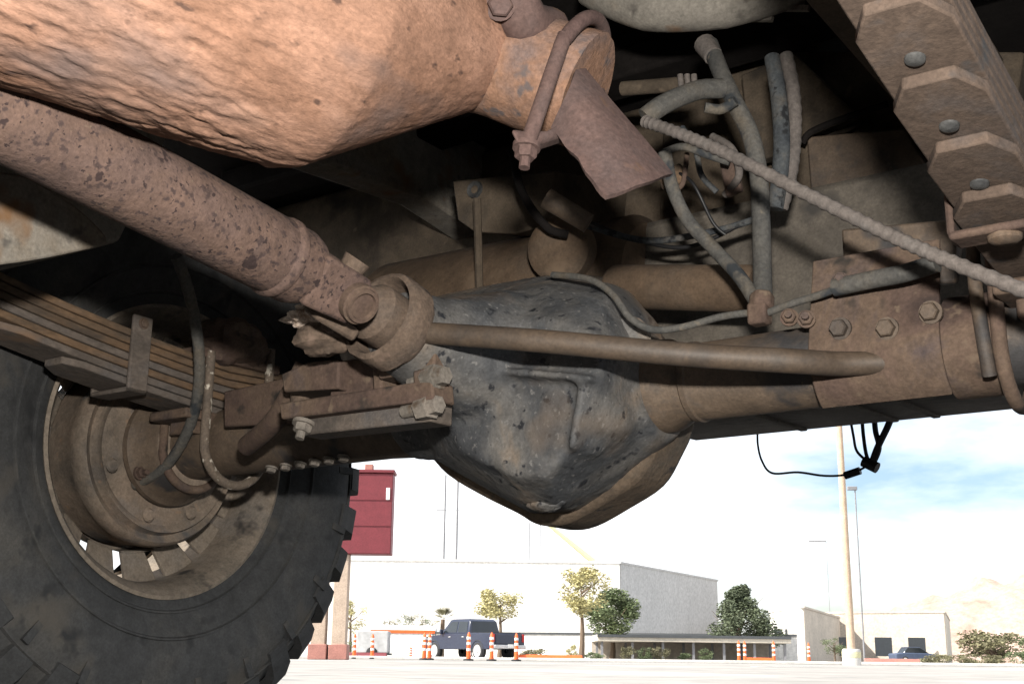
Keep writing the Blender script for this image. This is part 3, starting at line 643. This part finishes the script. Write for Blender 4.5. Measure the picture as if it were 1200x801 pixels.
hose('line_sleeve', [(978, 337, -.06), (1020, 328, -.065), (1060, 320, -.07), (1098, 308, -.075)], 21, M['hose'], 'grey rubber sleeve over the brake line')
for i, (x, y) in enumerate(((925, 372), (945, 374), (985, 330))): MB().bolt(P(x, y, Y=-.055), (.3, -1, 0), .007, .008).build('fitting', M['bracket'], truck)
rc = random.Random(3)
for pts, wd, mt in (([(775, 180, .04), (800, 172, .02), (830, 182, .03), (855, 190, .04)], 9, 'hose'), ([(800, 150, .05), (815, 175, .03), (822, 205, .04), (840, 225, .05)], 7, 'hose_d'),
                    ([(790, 200, .06), (812, 215, .04), (835, 260, .06), (850, 275, .07)], 4, 'wire'), ([(835, 160, .06), (858, 175, .05), (866, 205, .06), (850, 228, .08)], 9, 'cable'),
                    ([(650, 240, .08), (720, 272, .1), (800, 290, .1), (870, 262, .1)], 5, 'wire'), ([(690, 265, .1), (760, 282, .1), (840, 270, .1), (890, 255, .1)], 8, 'hose_d'),
                    ([(600, 175, .05), (612, 225, .05), (640, 265, .08), (665, 275, .1)], 10, 'black'), ([(805, 180, .05), (800, 215, .04), (785, 225, .04)], 6, 'bracket')):
    hose('small_line', pts, wd, M[mt])
quad([(770, 205), (775, 222), (800, 212), (796, 190)], .05, (0, .01, 0), 'tab', M['leaf_o'], truck)
quad([(842, 190), (850, 230), (868, 222), (862, 186)], .07, (0, .01, 0), 'tab', M['bracket'], truck)

# ---- trailer plug wires hanging behind
tw = empty('trailer_wiring', (0, 0, 0), 0, truck, 'black trailer wires hanging below the tank')
def wirep(pts, r): return MB().tube([P(x, y, Y=.72) for x, y in pts], r, n=8, sm=7).build('wire', M['wire'], tw)
wirep([(888, 500), (888, 520), (893, 540), (905, 554), (935, 553), (965, 557), (990, 556), (1010, 549), (1022, 540)], .0018)
wirep([(1046, 484), (1040, 500), (1028, 525), (1020, 548)], .0055)
wirep([(1024, 484), (1026, 505), (1030, 525), (1022, 545)], .0045)
wirep([(1010, 488), (1012, 512), (1016, 535), (1024, 546)], .003)
wirep([(996, 488), (1000, 510), (1004, 528), (1016, 540)], .0022)
MB().tube([P(990, 557, Y=.72), P(1008, 551, Y=.72)], .006, n=10).build('plug', M['wire'], tw)
MB().tube([P(1012, 540, Y=.72), P(1028, 548, Y=.72)], .009, n=10).build('plug', M['wire'], tw)

# ================================================================ GROUND AND BACKGROUND
M['asphalt'] = grime('pale_pavement', [(.23, .22, .205), (.31, .295, .275), (.27, .26, .24)], .25, [((.20, .195, .19), 1.2, .60, .66), ((.40, .39, .37), .12, .55, .6)], bump=.2, bscale=20, bdist=.01)
M['bounce_cut'] = grime('bounce_cut_asphalt', [(.045, .044, .043), (.065, .063, .06)], 2, [((.11, .105, .10), 60, .62, .72)], bump=.4, bscale=120, bdist=.006)  # dark surface for the added ground that damps bounce under the truck
M['kerb'] = plain('kerb_concrete', (.55, .53, .50), .9)
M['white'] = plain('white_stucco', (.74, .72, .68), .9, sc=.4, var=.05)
M['grey_and_shade'] = plain('grey_box_and_wall_shade', (.42, .42, .42), .9, sc=.3, var=.05)  # hall's shaded side put into colour; also plain grey of the equipment box
M['tanwall'] = plain('tan_stucco', (.50, .44, .37), .9, sc=.4)
M['beige'] = plain('beige_panel', (.55, .50, .42), .9)
M['dark'] = plain('dark_trim', (.06, .065, .07), .7)
M['glass'] = plain('dark_glass', (.02, .025, .03), .1, spec=.6)
M['red'] = plain('red_sign_panel', (.16, .026, .034), .5, var=.08)
M['redtrim'] = plain('dull_red_trim', (.35, .16, .13), .6)
M['column'] = plain('column_stucco', (.42, .33, .26), .9)
M['orange'] = plain('orange_plastic', (.75, .13, .03), .5)
M['band'] = plain('white_band', (.80, .80, .78), .5)
M['navy'] = plain('navy_paint', (.024, .030, .055), .25, spec=.6, var=.05)
M['chrome'] = plain('chrome', (.55, .55, .56), .25, metal=.8)
M['alloy'] = plain('alloy_wheel', (.50, .50, .51), .4, metal=.3)
M['rubber'] = plain('rubber', (.025, .025, .026), .8)
M['tail'] = plain('tail_light', (.45, .02, .02), .3)
M['pole'] = plain('tan_pole', (.48, .36, .26), .7)
M['mast'] = plain('grey_mast', (.22, .22, .23), .7)
M['yellow'] = plain('yellow_paint', (.62, .58, .36), .6)
M['bark'] = plain('bark', (.14, .10, .07), .9, sc=8)
M['hill'] = grime('desert_hill', [(.30, .20, .16), (.42, .30, .25), (.36, .27, .23)], .01, bump=.5, bscale=.03, bdist=8)
M['leaf_y'] = plain('yellow_leaves', (.40, .36, .17), .7, sc=2, var=.35)
M['leaf_gn'] = plain('green_leaves', (.11, .14, .065), .7, sc=2, var=.45)
M['leaf_dk'] = plain('pine_needles', (.085, .105, .06), .7, sc=2, var=.45)
M['leaf_ol'] = plain('olive_shrub', (.15, .14, .075), .7, sc=2, var=.4)
M['blueban'] = plain('blue_vinyl', (.06, .08, .13), .5)

def big(nm, x0, x1, y0, y1, z, mat):
    n = 40; g_ = MB(); vs = []; fs = []
    return g_.add([(x0, y0, z), (x1, y0, z), (x1, y1, z), (x0, y1, z)], [(0, 1, 2, 3)]).build(nm, mat, kind='structure')
big('ground', -4000, 4000, -400, 8000, 0, M['asphalt'])
big('road', -18, 18, -30, 4.6, .004, M['bounce_cut'])  # unseen dark sheet added round the truck to cut light bouncing up
for i in range(9):
    MB().box((-14 + i * 5.2, 30, .004), (.12, 9, .004), Matrix.Rotation(rad(-24), 3, 'Z')).build('lane_marking', M['band'], kind='structure')
MB().box((0, 50, .06), (70, .3, .12)).build('kerb', M['kerb'], kind='structure', bevel=.02)
# low hills to the right
hv = []; hf = []; hn = 70
for i in range(hn):
    for j in range(8):
        X0 = 700 + i * 30; Y0 = 2700 + j * 120; h_ = 0
        if 0 < j < 7: h_ = max(0, (70 + 150 * min(1, max(0, (i - 4) / 16))) * math.sin(math.pi * j / 7) * (1 + .5 * fbm((i * .16, j * .5, 0), 1, 4, 3)))
        if i in (0,): h_ = 0
        hv.append((X0, Y0, h_ - .5))
for i in range(hn - 1):
    for j in range(7): a = i * 8 + j; hf.append((a, a + 8, a + 9, a + 1))
MB().add(hv, hf).build('hills', M['hill'], kind='structure', ang=180)

def face_rot(az): return Matrix.Rotation(az, 3, 'Z')
# ---- red sign on pillars
sg = empty('pylon_sign', G(415, 38), 0, None, 'red panel sign on tan pillars beside the big tyre', 'sign')
def L_(o, p): return V(p) - V(o.location)
def bx(o, c, sz, nm, mat, rot=None, bev=0, label=None): return MB().box(L_(o, c), sz, rot).build(nm, mat, o, label, bevel=bev)
s0 = W(372, 650, 38); s1 = W(459, 650, 38); top = W(440, 556, 38).z; bot = W(440, 650, 38).z
bx(sg, ((s0.x + s1.x) / 2, 38, (top + bot) / 2), (s1.x - s0.x, .7, top - bot), 'sign_panel', M['red'], bev=.03)
for k in range(2):
    bx(sg, ((s0.x + s1.x) / 2, 37.64, bot + (top - bot) * (.35 + .32 * k)), (s1.x - s0.x - .05, .02, .025), 'seam', M['red'])
bx(sg, ((s0.x + s1.x) / 2, 38, top + .06), (s1.x - s0.x + .08, .8, .10), 'cap', M['red'], bev=.02)
bx(sg, (W(433, 545, 38).x, 38, top + .20), (.25, .3, .22), 'cap_block', M['redtrim'], bev=.02)
bx(sg, (W(456, 580, 38).x, 37.63, W(456, 580, 38).z), (.11, .02, .36), 'mark', M['band'])
for x in (373, 397):
    c = W(x, 766, 38); bx(sg, (c.x, 38, bot / 2), (.42, .5, bot), 'pillar', M['column'], bev=.02)
    bx(sg, (c.x, 38, .22), (.55, .65, .44), 'pillar_base', M['redtrim'], bev=.02)

# ---- white building, shade painted into its grey end
def bldg(nm, pts, h, mats, label, cat='building', par=True):
    o = empty(nm, (V(pts[0]).x, V(pts[0]).y, 0), 0, None, label, cat)
    n = len(pts)
    for i in range(n):
        a, b = V(pts[i]), V(pts[(i + 1) % n]); d = (b - a); l = d.length; nrm = V((-d.y, d.x, 0)).normalized()
        mid = (a + b) / 2; az = math.atan2(d.y, d.x)
        MB().box(L_(o, (mid.x, mid.y, h / 2)), (l, .3, h), Matrix.Rotation(az, 3, 'Z')).build('wall', mats[i % len(mats)], o)
        MB().box(L_(o, (mid.x, mid.y, h + .12)), (l + .4, .5, .24), Matrix.Rotation(az, 3, 'Z')).build('parapet', mats[i % len(mats)], o)
    p2 = [L_(o, (V(p).x, V(p).y, h - .4)) for p in pts]; MB().prism(p2, (0, 0, .2)).build('roof', mats[0], o)
    return o
wb = bldg('hall_building', [G(300, 150), G(727, 150), G(842, 182), G(500, 240)], W(727, 657, 150).z - .3, [M['white'], M['grey_and_shade'], M['grey_and_shade'], M['white']], 'large blank hall with a sunlit white front and end wall coloured grey for shade')
# ---- right hand buildings
rbld = bldg('shop_building', [G(905, 165), G(943, 150), G(985, 185), G(940, 200)], W(940, 712, 150).z, [M['white'], M['tanwall']], 'small white building beyond the pine with tan side wall')
o2 = bldg('long_building', [G(935, 190), G(1110, 180), G(1115, 215), G(940, 225)], W(1000, 718, 185).z, [M['tanwall'], M['beige']], 'long low tan building right of the pine')
for x in (955, 985, 1030, 1065):
    c = W(x, 745, 183); bx(o2, (c.x, 184.0 - (x - 955) * .04, 2.2), (2.4, .2, 2.6), 'window', M['glass'])
for x in (915, 928): c = W(x, 740, 155); bx(rbld, (c.x, c.y + 1.5, 3.2), (1.0, .15, 1.4), 'window', M['glass'])
# ---- low perimeter wall
pw = empty('perimeter_wall', G(440, 88), 0, None, 'long low white wall with dark coping behind the parked pickup', 'wall')
a, b = G(425, 92), G(935, 84); mid = (a + b) / 2; az = math.atan2((b - a).y, (b - a).x); l = (b - a).length
MB().box(L_(pw, (mid.x, mid.y, .85)), (l, .25, 1.7), face_rot(az)).build('wall', M['white'], pw)
MB().box(L_(pw, (mid.x, mid.y, 1.76)), (l, .4, .14), face_rot(az)).build('coping', M['dark'], pw)
# ---- carport canopy
cp = empty('carport', G(720, 74), 0, None, 'flat roofed carport with dark fascia in front of the pine', 'carport')
z0 = W(810, 752, 74).z; z1 = W(810, 744, 74).z; xa, xb = G(700, 74).x, G(928, 74).x
MB().box(L_(cp, ((xa + xb) / 2, 76.5, (z0 + z1) / 2)), (xb - xa, 5, z1 - z0)).build('roof', M['beige'], cp, bevel=.03)
MB().box(L_(cp, ((xa + xb) / 2, 73.96, z1 - .07)), (xb - xa, .08, .16)).build('fascia', M['dark'], cp)
for i in range(7):
    x = xa + .3 + (xb - xa - .6) * i / 6
    for y in (74.4, 78.6): MB().box(L_(cp, (x, y, z0 / 2)), (.14, .14, z0)).build('post', M['mast'], cp)
MB().box(L_(cp, ((xa + xb) / 2, 79.0, .55)), (xb - xa, .12, 1.1)).build('back_panel', M['tanwall'], cp)

# ---- parked pickup
def pickup():
    o = empty('parked_pickup', (0, 0, 0), 0, None, 'dark blue crew cab pickup parked behind orange channelizers', 'pickup')
    # side profile, nose to +x
    Wd = .98
    low = [(-2.85, .55), (-2.85, 1.22), (-.98, 1.24), (-.98, 1.20), (1.25, 1.20), (1.35, 1.16), (2.55, 1.08), (2.85, .92), (2.90, .55), (2.45, .48), (-2.3, .48)]
    body = MB().prism([V((x, -Wd, z)) for x, z in low], (0, 2 * Wd, 0)).build('body', M['navy'], o, bevel=.07, segs=3)
    cabp = [(-1.02, 1.18), (-.92, 1.80), (-.72, 1.90), (.55, 1.90), (.72, 1.86), (1.38, 1.20)]
    m_ = MB(); n = len(cabp); vs = [V((x, -.93 + (z - 1.18) * .22, z)) for x, z in cabp] + [V((x, .93 - (z - 1.18) * .22, z)) for x, z in cabp]
    m_.add(vs, [tuple(range(n))[::-1], tuple(range(n, 2 * n))] + [(i, (i + 1) % n, n + (i + 1) % n, n + i) for i in range(n)])
    m_.build('cab', M['navy'], o, bevel=.05, segs=3)
    for sy in (-1, 1):
        for wn in ([(-.80, 1.27), (-.74, 1.76), (-.05, 1.78), (-.05, 1.27)], [(.05, 1.27), (.05, 1.78), (.60, 1.77), (1.12, 1.27)]):
            MB().prism([V((x, sy * (.945 - (z - 1.18) * .22), z)) for x, z in wn], (0, -sy * .03, 0)).build('window', M['glass'], o)
        for wx in (-1.75, 1.80):
            wl = MB().lathe([(.10, -.14), (.30, -.14), (.385, -.12), (.405, -.06), (.405, .06), (.385, .12), (.30, .14), (.24, .11), (.10, .11)], (wx, sy * .86, .405), (0, sy, 0), 28).build('wheel', M['rubber'], o)
            MB().lathe([(.0, .15), (.08, .15), (.10, .12), (.23, .135), (.285, .145), (.29, .11)], (wx, sy * .86, .405), (0, sy, 0), 24).build('hub_cap', M['alloy'], wl)
            MB().lathe([(.44, .0), (.47, .03), (.50, .0)], (wx, sy * .975, .405), (0, sy, 0), 20, a0=0, a1=math.pi * 2).build('arch', M['rubber'], o)
        MB().box((-2.86, sy * .88, 1.00), (.05, .14, .36)).build('tail_light', M['tail'], o, bevel=.02)
        MB().box((2.80, sy * .78, .95), (.14, .3, .2)).build('headlight', M['chrome'], o, bevel=.03)
        MB().box((1.12, sy * 1.06, 1.30), (.12, .18, .22)).build('mirror', M['navy'], o, bevel=.03)
        for hx in (-.55, .55): MB().box((hx, sy * .985, 1.05), (.2, .03, .05)).build('door_handle', M['chrome'], o, bevel=.01)
    MB().prism([V((-.985, -.78, 1.28)), V((-.915, -.70, 1.78)), V((-.915, .70, 1.78)), V((-.985, .78, 1.28))], (-.02, 0, 0)).build('rear_window', M['glass'], o)
    MB().prism([V((1.30, -.80, 1.27)), V((.76, -.72, 1.83)), V((.76, .72, 1.83)), V((1.30, .80, 1.27))], (.03, 0, .03)).build('windshield', M['glass'], o)
    MB().box((-1.92, 0, 1.225), (1.7, 1.62, .05)).build('bed_opening', M['rubber'], o)
    MB().box((-2.87, 0, .95), (.04, 1.5, .44)).build('tailgate', M['navy'], o, bevel=.02)
    MB().box((-2.96, 0, .60), (.18, 1.86, .18)).build('bumper', M['chrome'], o, bevel=.03)
    MB().box((-3.056, 0, .64), (.01, .32, .16)).build('number_plate', M['band'], o)
    MB().box((2.92, 0, .60), (.16, 1.86, .22)).build('bumper', M['chrome'], o, bevel=.03)
    MB().box((2.86, 0, .88), (.08, 1.1, .30)).build('grille', M['chrome'], o, bevel=.03)
    return o
pk = pickup(); pk.location = G(553, 62); pk.rotation_euler = (0, 0, rad(128))

# ---- orange channelizer posts with white bands
def post():
    o = empty('channelizer_post')
    MB().lathe([(.0, .0), (.22, .0), (.22, .06), (.10, .08)], (0, 0, 0), (0, 0, 1), 16).build('base', M['rubber'], o)
    MB().lathe([(.10, .06), (.085, .5), (.075, 1.05), (.05, 1.10), (.03, 1.16), (.0, 1.17)], (0, 0, 0), (0, 0, 1), 16).build('post', M['orange'], o)
    for z in (.45, .70, .92): MB().lathe([(.089, z - .055), (.092, z - .05), (.089, z + .05), (.085, z + .055)], (0, 0, 0), (0, 0, 1), 16).build('band', M['band'], o)
    return o
p0 = post(); first = True
for x, d, lab in ((549, 44, 'orange banded post in front of the parked pickup, beside its front door'), (576, 44, 'orange banded post before the rear wheel of the parked pickup'), (605, 45, 'orange banded post at the tail of the parked pickup'),
               (415, 50, 'orange banded post nearest the sign pillars'), (436, 50, 'orange banded post in front of the grey barrier'), (497, 46, 'left one of two orange banded posts close together left of the pickup'), (503, 47, 'right one of two orange banded posts close together left of the pickup'),
               (866, 56, 'left of two orange banded posts under the carport right end'), (873, 57, 'second orange banded post under the carport right end'), (907, 56, 'orange banded post at the carport corner'), (948, 60, 'orange banded post right of the carport beside white building'),
               (481, 58, 'far short looking orange post left of the pickup')):
    o = p0 if first else copy_tree(p0); first = False
    o.location = G(x, d); tag(o, lab, 'traffic post', 'orange channelizer posts'); o.rotation_euler = (0, 0, x)
    o.scale = (.8, .8, .45 if x == 481 else .82)
# ---- low red and white barriers
def barrier(x, d, ln, mat, lab):
    o = empty('barrier', G(x, d), rad(random.uniform(-8, 8)), None, lab, 'barrier', 'low barriers on the far pavement')
    MB().prism([V((-ln / 2, -.22, 0)), V((-ln / 2, -.12, .12)), V((-ln / 2, -.08, .26)), V((-ln / 2, .08, .26)), V((-ln / 2, .12, .12)), V((-ln / 2, .22, 0))], (ln, 0, 0)).build('block', mat, o, bevel=.03)
    for s in (-.3, .3): MB().box((s * ln, -.2, .06), (.3, .12, .1)).build('foot', M['rubber'], o)
barrier(645, 60, 3.0, M['orange'], 'long low orange barrier right of the parked pickup')
barrier(430, 57, 1.8, M['red'], 'low red barrier left of the parked pickup')
barrier(890, 66, 1.6, M['orange'], 'orange barrier under the carport')
barrier(1045, 52, 2.2, M['redtrim'], 'dull red barrier right of the tall pole')
for x_, y_, l_ in ((-6.2, 5.6, 'red barrier seen through the wheel slots'), (-5.0, 6.4, 'far red barrier seen through the wheel slots')):
    bo = empty('barrier', (x_, y_, 0), .6, None, l_, 'barrier', 'low barriers on the far pavement')
    MB().prism([V((-.9, -.22, 0)), V((-.9, -.10, .35)), V((-.9, -.07, .75)), V((-.9, .07, .75)), V((-.9, .10, .35)), V((-.9, .22, 0))], (1.8, 0, 0)).build('block', M['orange'], bo, bevel=.03)
    MB().box((0, 0, .45), (1.82, .25, .14)).build('band', M['band'], bo)
# grey equipment box and awning left of pickup
eq = empty('generator_trailer', G(437, 60), 0, None, 'grey equipment box left of the awning', 'equipment')
MB().box((0, 0, .75), (1.5, 1.2, 1.0)).build('housing', M['grey_and_shade'], eq, bevel=.05); MB().box((0, 0, .2), (1.7, .9, .1)).build('chassis', M['dark'], eq)
for s in (-1, 1): MB().lathe([(0, .1), (.2, .1), (.26, .06), (.26, -.06), (.2, -.1), (0, -.1)], (0, s * .6, .26), (0, 1, 0), 18).build('wheel', M['rubber'], eq)
aw = empty('awning', G(473, 64), 0, None, 'long white awning on thin legs left of the parked pickup', 'awning')
MB().prism([V((-1.6, -1, 1.35)), V((-1.6, 0, 1.62)), V((-1.6, 1, 1.35))], (3.2, 0, 0)).build('canopy', M['band'], aw)
MB().box((0, -1.01, 1.30), (3.2, .02, .16)).build('valance', M['orange'], aw)
for sx in (-1.5, 1.5):
    for sy in (-.9, .9): MB().tube([(sx, sy, 0), (sx, sy, 1.38)], .035, n=8).build('leg', M['mast'], aw)

# ---- light poles and masts
pl = empty('light_pole', G(998, 45), 0, None, 'tall tan light pole rising out of sight', 'light pole')
MB().tube([(0, 0, 0), (0, 0, 12)], [.15, .10], n=16).build('shaft', M['pole'], pl)
MB().lathe([(.0, .0), (.32, .0), (.32, .5), (.28, .56), (.0, .56)], (0, 0, 0), (0, 0, 1), 20).build('footing', M['kerb'], pl)
MB().lathe([(.325, .25), (.33, .28), (.33, .44), (.325, .46)], (0, 0, 0), (0, 0, 1), 20).build('yellow_band', M['yellow'], pl)
for sx in (-1, 1):
    MB().tube([(0, 0, 11.9), (sx * 1.4, 0, 12.2)], .05, n=8).build('arm', M['pole'], pl); MB().box((sx * 1.6, 0, 12.2), (.7, .35, .15)).build('lamp', M['mast'], pl, bevel=.03)
def mast(nm, x, ytop, d, r, lab, arms=()):
    c = G(x, d); h = W(x, ytop, d).z; o = empty(nm, c, 0, None, lab, 'mast')
    MB().tube([(0, 0, 0), (0, 0, h)], [r, r * .7], n=8).build('shaft', M['mast'], o)
    for (z, l, s) in arms: MB().box((l * s / 2, 0, h * z), (l, .12, .12)).build('cross_arm', M['mast'], o)
    return o
mast('radio_mast', 517, 556, 300, .30, 'left one of the two thin masts left of the differential bottom', ((.80, 5, 1), (.80, 5, -1), (.803, 2, -1)))
mast('radio_mast', 532, 556, 300, .34, 'right one of the two thin masts left of the differential bottom')
mast('radio_mast', 619, 612, 320, .20, 'left of two faint masts just under the differential')
mast('radio_mast', 632, 612, 320, .20, 'right of two faint masts just under the differential')
lp = mast('street_lamp', 1013, 572, 90, .07, 'slim mast with a small head right of the tall pole', ()); hh = W(1013, 572, 90).z
MB().box((-.2, 0, hh), (.7, .25, .28)).build('lamp_head', M['mast'], lp, bevel=.04)
lp2 = mast('street_lamp', 975, 634, 200, .06, 'distant street lamp with a level arm left of the tall pole', ()); hh = W(975, 634, 200).z
MB().box((-1.4, 0, hh), (2.8, .25, .22)).build('lamp_arm', M['mast'], lp2, bevel=.04)
cr = empty('crane', G(692, 330), 0, None, 'pale yellow crane boom above the white hall', 'crane')
c0, c1 = W(640, 612, 330), W(696, 658, 330)
MB().tube([c1 - V(cr.location) , c0 - V(cr.location)], [.8, .45], n=8).build('boom', M['yellow'], cr)
MB().box((0, 0, 1.6), (4, 3, 2.4)).build('cab', M['yellow'], cr, bevel=.1); MB().tube([(1, 0, 2), c1 - V(cr.location)], .9, n=8).build('boom_base', M['yellow'], cr)

# ---- trees and shrubs
def leaves(b_, c, r, n, size, rs):
    for _ in range(n):
        d = V((rs.gauss(0, 1), rs.gauss(0, 1), rs.gauss(0, 1))).normalized() * (rs.random() ** .45)
        p = V(c) + V((d.x * r[0], d.y * r[1], d.z * r[2])); x, y, z = frame_of((rs.gauss(0, 1), rs.gauss(0, 1), rs.gauss(0, 1) + .01)); s = size * rs.uniform(.6, 1.3)
        b_.add([p - x * s, p - y * s * .5, p + x * s, p + y * s * .5], [(0, 1, 2, 3)])
def tree(nm, x, d, wpx, ytop, ybot, mat, lab, seed, kind='round', n=900, cat='tree', trunk=True, group='background trees'):
    rs = random.Random(seed); base = G(x, d); o = empty(nm, base, 0, None, lab, cat, group)
    zt = W(x, ytop, d).z; zb_ = max(W(x, ybot, d).z, .05); hw = wpx / 2 * d / FPX * 1.2
    if trunk:
        MB().tube([(0, 0, 0), (hw * .04, 0, zb_ * .6), (0, 0, zb_ + (zt - zb_) * .6)], [hw * .09 + .03, hw * .06 + .02, .02], n=8, sm=4).build('trunk', M['bark'], o)
        m_ = MB()
        for k in range(7):
            a = rs.uniform(0, 6.28); z = zb_ + (zt - zb_) * rs.uniform(0, .5)
            m_.tube([(0, 0, z), (math.cos(a) * hw * .4, math.sin(a) * hw * .4, z + (zt - zb_) * .15), (math.cos(a) * hw * .75, math.sin(a) * hw * .75, z + (zt - zb_) * .38)], [hw * .04 + .01, .02, .01], n=5)
        m_.build('limbs', M['bark'], o)
    b_ = MB(); nc = 16 if kind != 'pine' else 26
    for k in range(nc):
        t = rs.random(); a = rs.uniform(0, 6.28)
        if kind == 'pine':
            t = k / nc; rr = hw * (1.02 - .85 * t) * rs.uniform(.45, 1.0); z = zb_ + (zt - zb_) * (t * .92 + .04); cr_ = hw * (.42 - .22 * t)
        else:
            el = rs.uniform(-.95, 1); rr = hw * .78 * math.sqrt(1 - el * el) * rs.uniform(.5, 1); z = (zb_ + zt) / 2 + (zt - zb_) * .42 * el; cr_ = hw * rs.uniform(.26, .42)
        n_l = int(n * 2.3) // nc
        leaves(b_, (math.cos(a) * rr, math.sin(a) * rr, z), (cr_, cr_, min(cr_ * .8, (zt - zb_) * .22)), n_l, max(.035, hw * (.048 if kind != 'pine' else .042)), rs)
    b_.build('crown', mat, o, ang=10); return o
tree('street_tree', 585, 80, 50, 684, 730, M['leaf_y'], 'small yellow leaved tree behind the parked pickup', 1, n=1500)
tree('street_tree', 681, 70, 62, 664, 722, M['leaf_y'], 'taller yellow leaved tree left of the grey wall', 2, n=1500)
tree('street_tree', 717, 78, 64, 694, 744, M['leaf_gn'], 'round dense green tree in front of the grey wall', 3, n=3200)
tree('pine_tree', 866, 82, 70, 686, 748, M['leaf_dk'], 'dark bushy pine at the end of the grey wall', 4, 'pine', n=5200)
tree('street_tree', 409, 75, 34, 700, 742, M['leaf_y'], 'olive yellow tree just right of the sign pillars', 6, n=700)
for i, (x, wd, yt) in enumerate(((455, 26, 722), (472, 26, 718), (488, 24, 718), (500, 20, 722))):
    tree('shrub', x, 98, wd, yt, 752, M['leaf_gn'] if i % 2 else M['leaf_ol'], ('leftmost', 'second', 'third', 'rightmost')[i] + ' of four dark bushes above the wall left of the pickup', 20 + i, n=500, cat='shrub', group='bushes behind the wall')
tree('street_tree', 978, 120, 24, 742, 768, M['leaf_gn'], 'small green tree left of the tall pole', 9, n=600)
tree('street_tree', 1165, 110, 70, 738, 770, M['leaf_ol'], 'wide olive tree below the hills at the right edge', 10, n=1200)
tree('street_tree', 1215, 105, 50, 745, 772, M['leaf_gn'], 'green tree cut by the right picture edge', 11, n=900)
# palm
pm = empty('palm_tree', G(517, 85), 0, None, 'small pale fan palm left of the parked pickup', 'palm')
MB().tube([(0, 0, 0), (.05, 0, W(517, 725, 85).z)], [.2, .14], n=10).build('trunk', M['bark'], pm)
b_ = MB(); rs = random.Random(5); zc = W(517, 725, 85).z
for k in range(26):
    a = rs.uniform(0, 6.28); e_ = rs.uniform(-.5, 1.2); L2 = rs.uniform(.8, 1.15); d = V((math.cos(a) * math.cos(e_), math.sin(a) * math.cos(e_), math.sin(e_)))
    x, y, z = frame_of(d); c = V((.05, 0, zc))
    for f_ in range(-3, 4):
        tip = c + (d + x * f_ * .16).normalized() * L2; b_.add([c + d * .3, c + d * .7 + x * (f_ * .07 + .03), tip, c + d * .7 + x * (f_ * .07 - .03)], [(0, 1, 2, 3)])
b_.build('crown', M['leaf_ol'], pm, ang=10)
# hedges
k = 0
for x, d, wd, yt, mt, lab in ((628, 72, 34, 760, 'leaf_ol', 'low brown shrub just right of the parked pickup'), (672, 74, 16, 756, 'leaf_y', 'pale yellow shrub by the yellow tree trunk'), (695, 72, 22, 764, 'leaf_gn', 'low green shrub right of the yellow tree trunk'),
                      (735, 73, 20, 757, 'leaf_ol', 'first of three clipped hedges under the carport left end'), (755, 73, 20, 757, 'leaf_gn', 'middle of three clipped hedges under the carport left end'), (775, 73, 20, 757, 'leaf_ol', 'third of three clipped hedges under the carport left end'),
                      (826, 71, 18, 760, 'leaf_gn', 'round green shrub under the carport middle'), (803, 72, 14, 765, 'leaf_gn', 'small green shrub left of the carport middle'), (1100, 62, 36, 766, 'leaf_ol', 'leftmost of the trimmed hedges at the right'), (1132, 62, 36, 766, 'leaf_ol', 'second trimmed hedge at the right'),
                      (1163, 63, 34, 768, 'leaf_ol', 'third trimmed hedge at the right'), (1195, 62, 34, 764, 'leaf_gn', 'green trimmed hedge at the right picture edge'), (418, 66, 24, 745, 'leaf_gn', 'dark bush behind the grey equipment box')):
    k += 1; tree('hedge' if x > 1080 or 730 < x < 780 else 'shrub', x, d, wd, yt, 785, M[mt], lab, 60 + k, n=700, cat='shrub', trunk=False, group='low shrubs and hedges')
# parked car far right, mostly hidden
def smallcar(x, d, rz, mat, lab):
    o = empty('parked_car', G(x, d), rz, None, lab, 'car')
    lo = [(-2.1, .35), (-2.15, .85), (-1.3, .95), (1.0, .92), (2.05, .75), (2.1, .35)]
    MB().prism([V((a_, -.85, z)) for a_, z in lo], (0, 1.7, 0)).build('body', mat, o, bevel=.08, segs=3)
    cb_ = [(-1.35, .92), (-.95, 1.40), (.25, 1.42), (1.05, .92)]
    MB().prism([V((a_, -.72, z)) for a_, z in cb_], (0, 1.44, 0)).build('cabin', M['glass'], o, bevel=.05)
    MB().box((-.35, 0, 1.425), (1.2, 1.3, .05)).build('roof', mat, o, bevel=.02)
    for wx in (-1.3, 1.3):
        for sy in (-1, 1):
            wl = MB().lathe([(0, .1), (.2, .1), (.31, .08), (.32, -.08), (.2, -.1), (0, -.1)], (wx, sy * .78, .32), (0, sy, 0), 20).build('wheel', M['rubber'], o)
            MB().lathe([(0, .115), (.19, .11), (.2, .09)], (wx, sy * .78, .32), (0, sy, 0), 16).build('hub_cap', M['alloy'], wl)
smallcar(1072, 115, rad(8), M['blueban'], 'blue car parked left of the trimmed hedges')
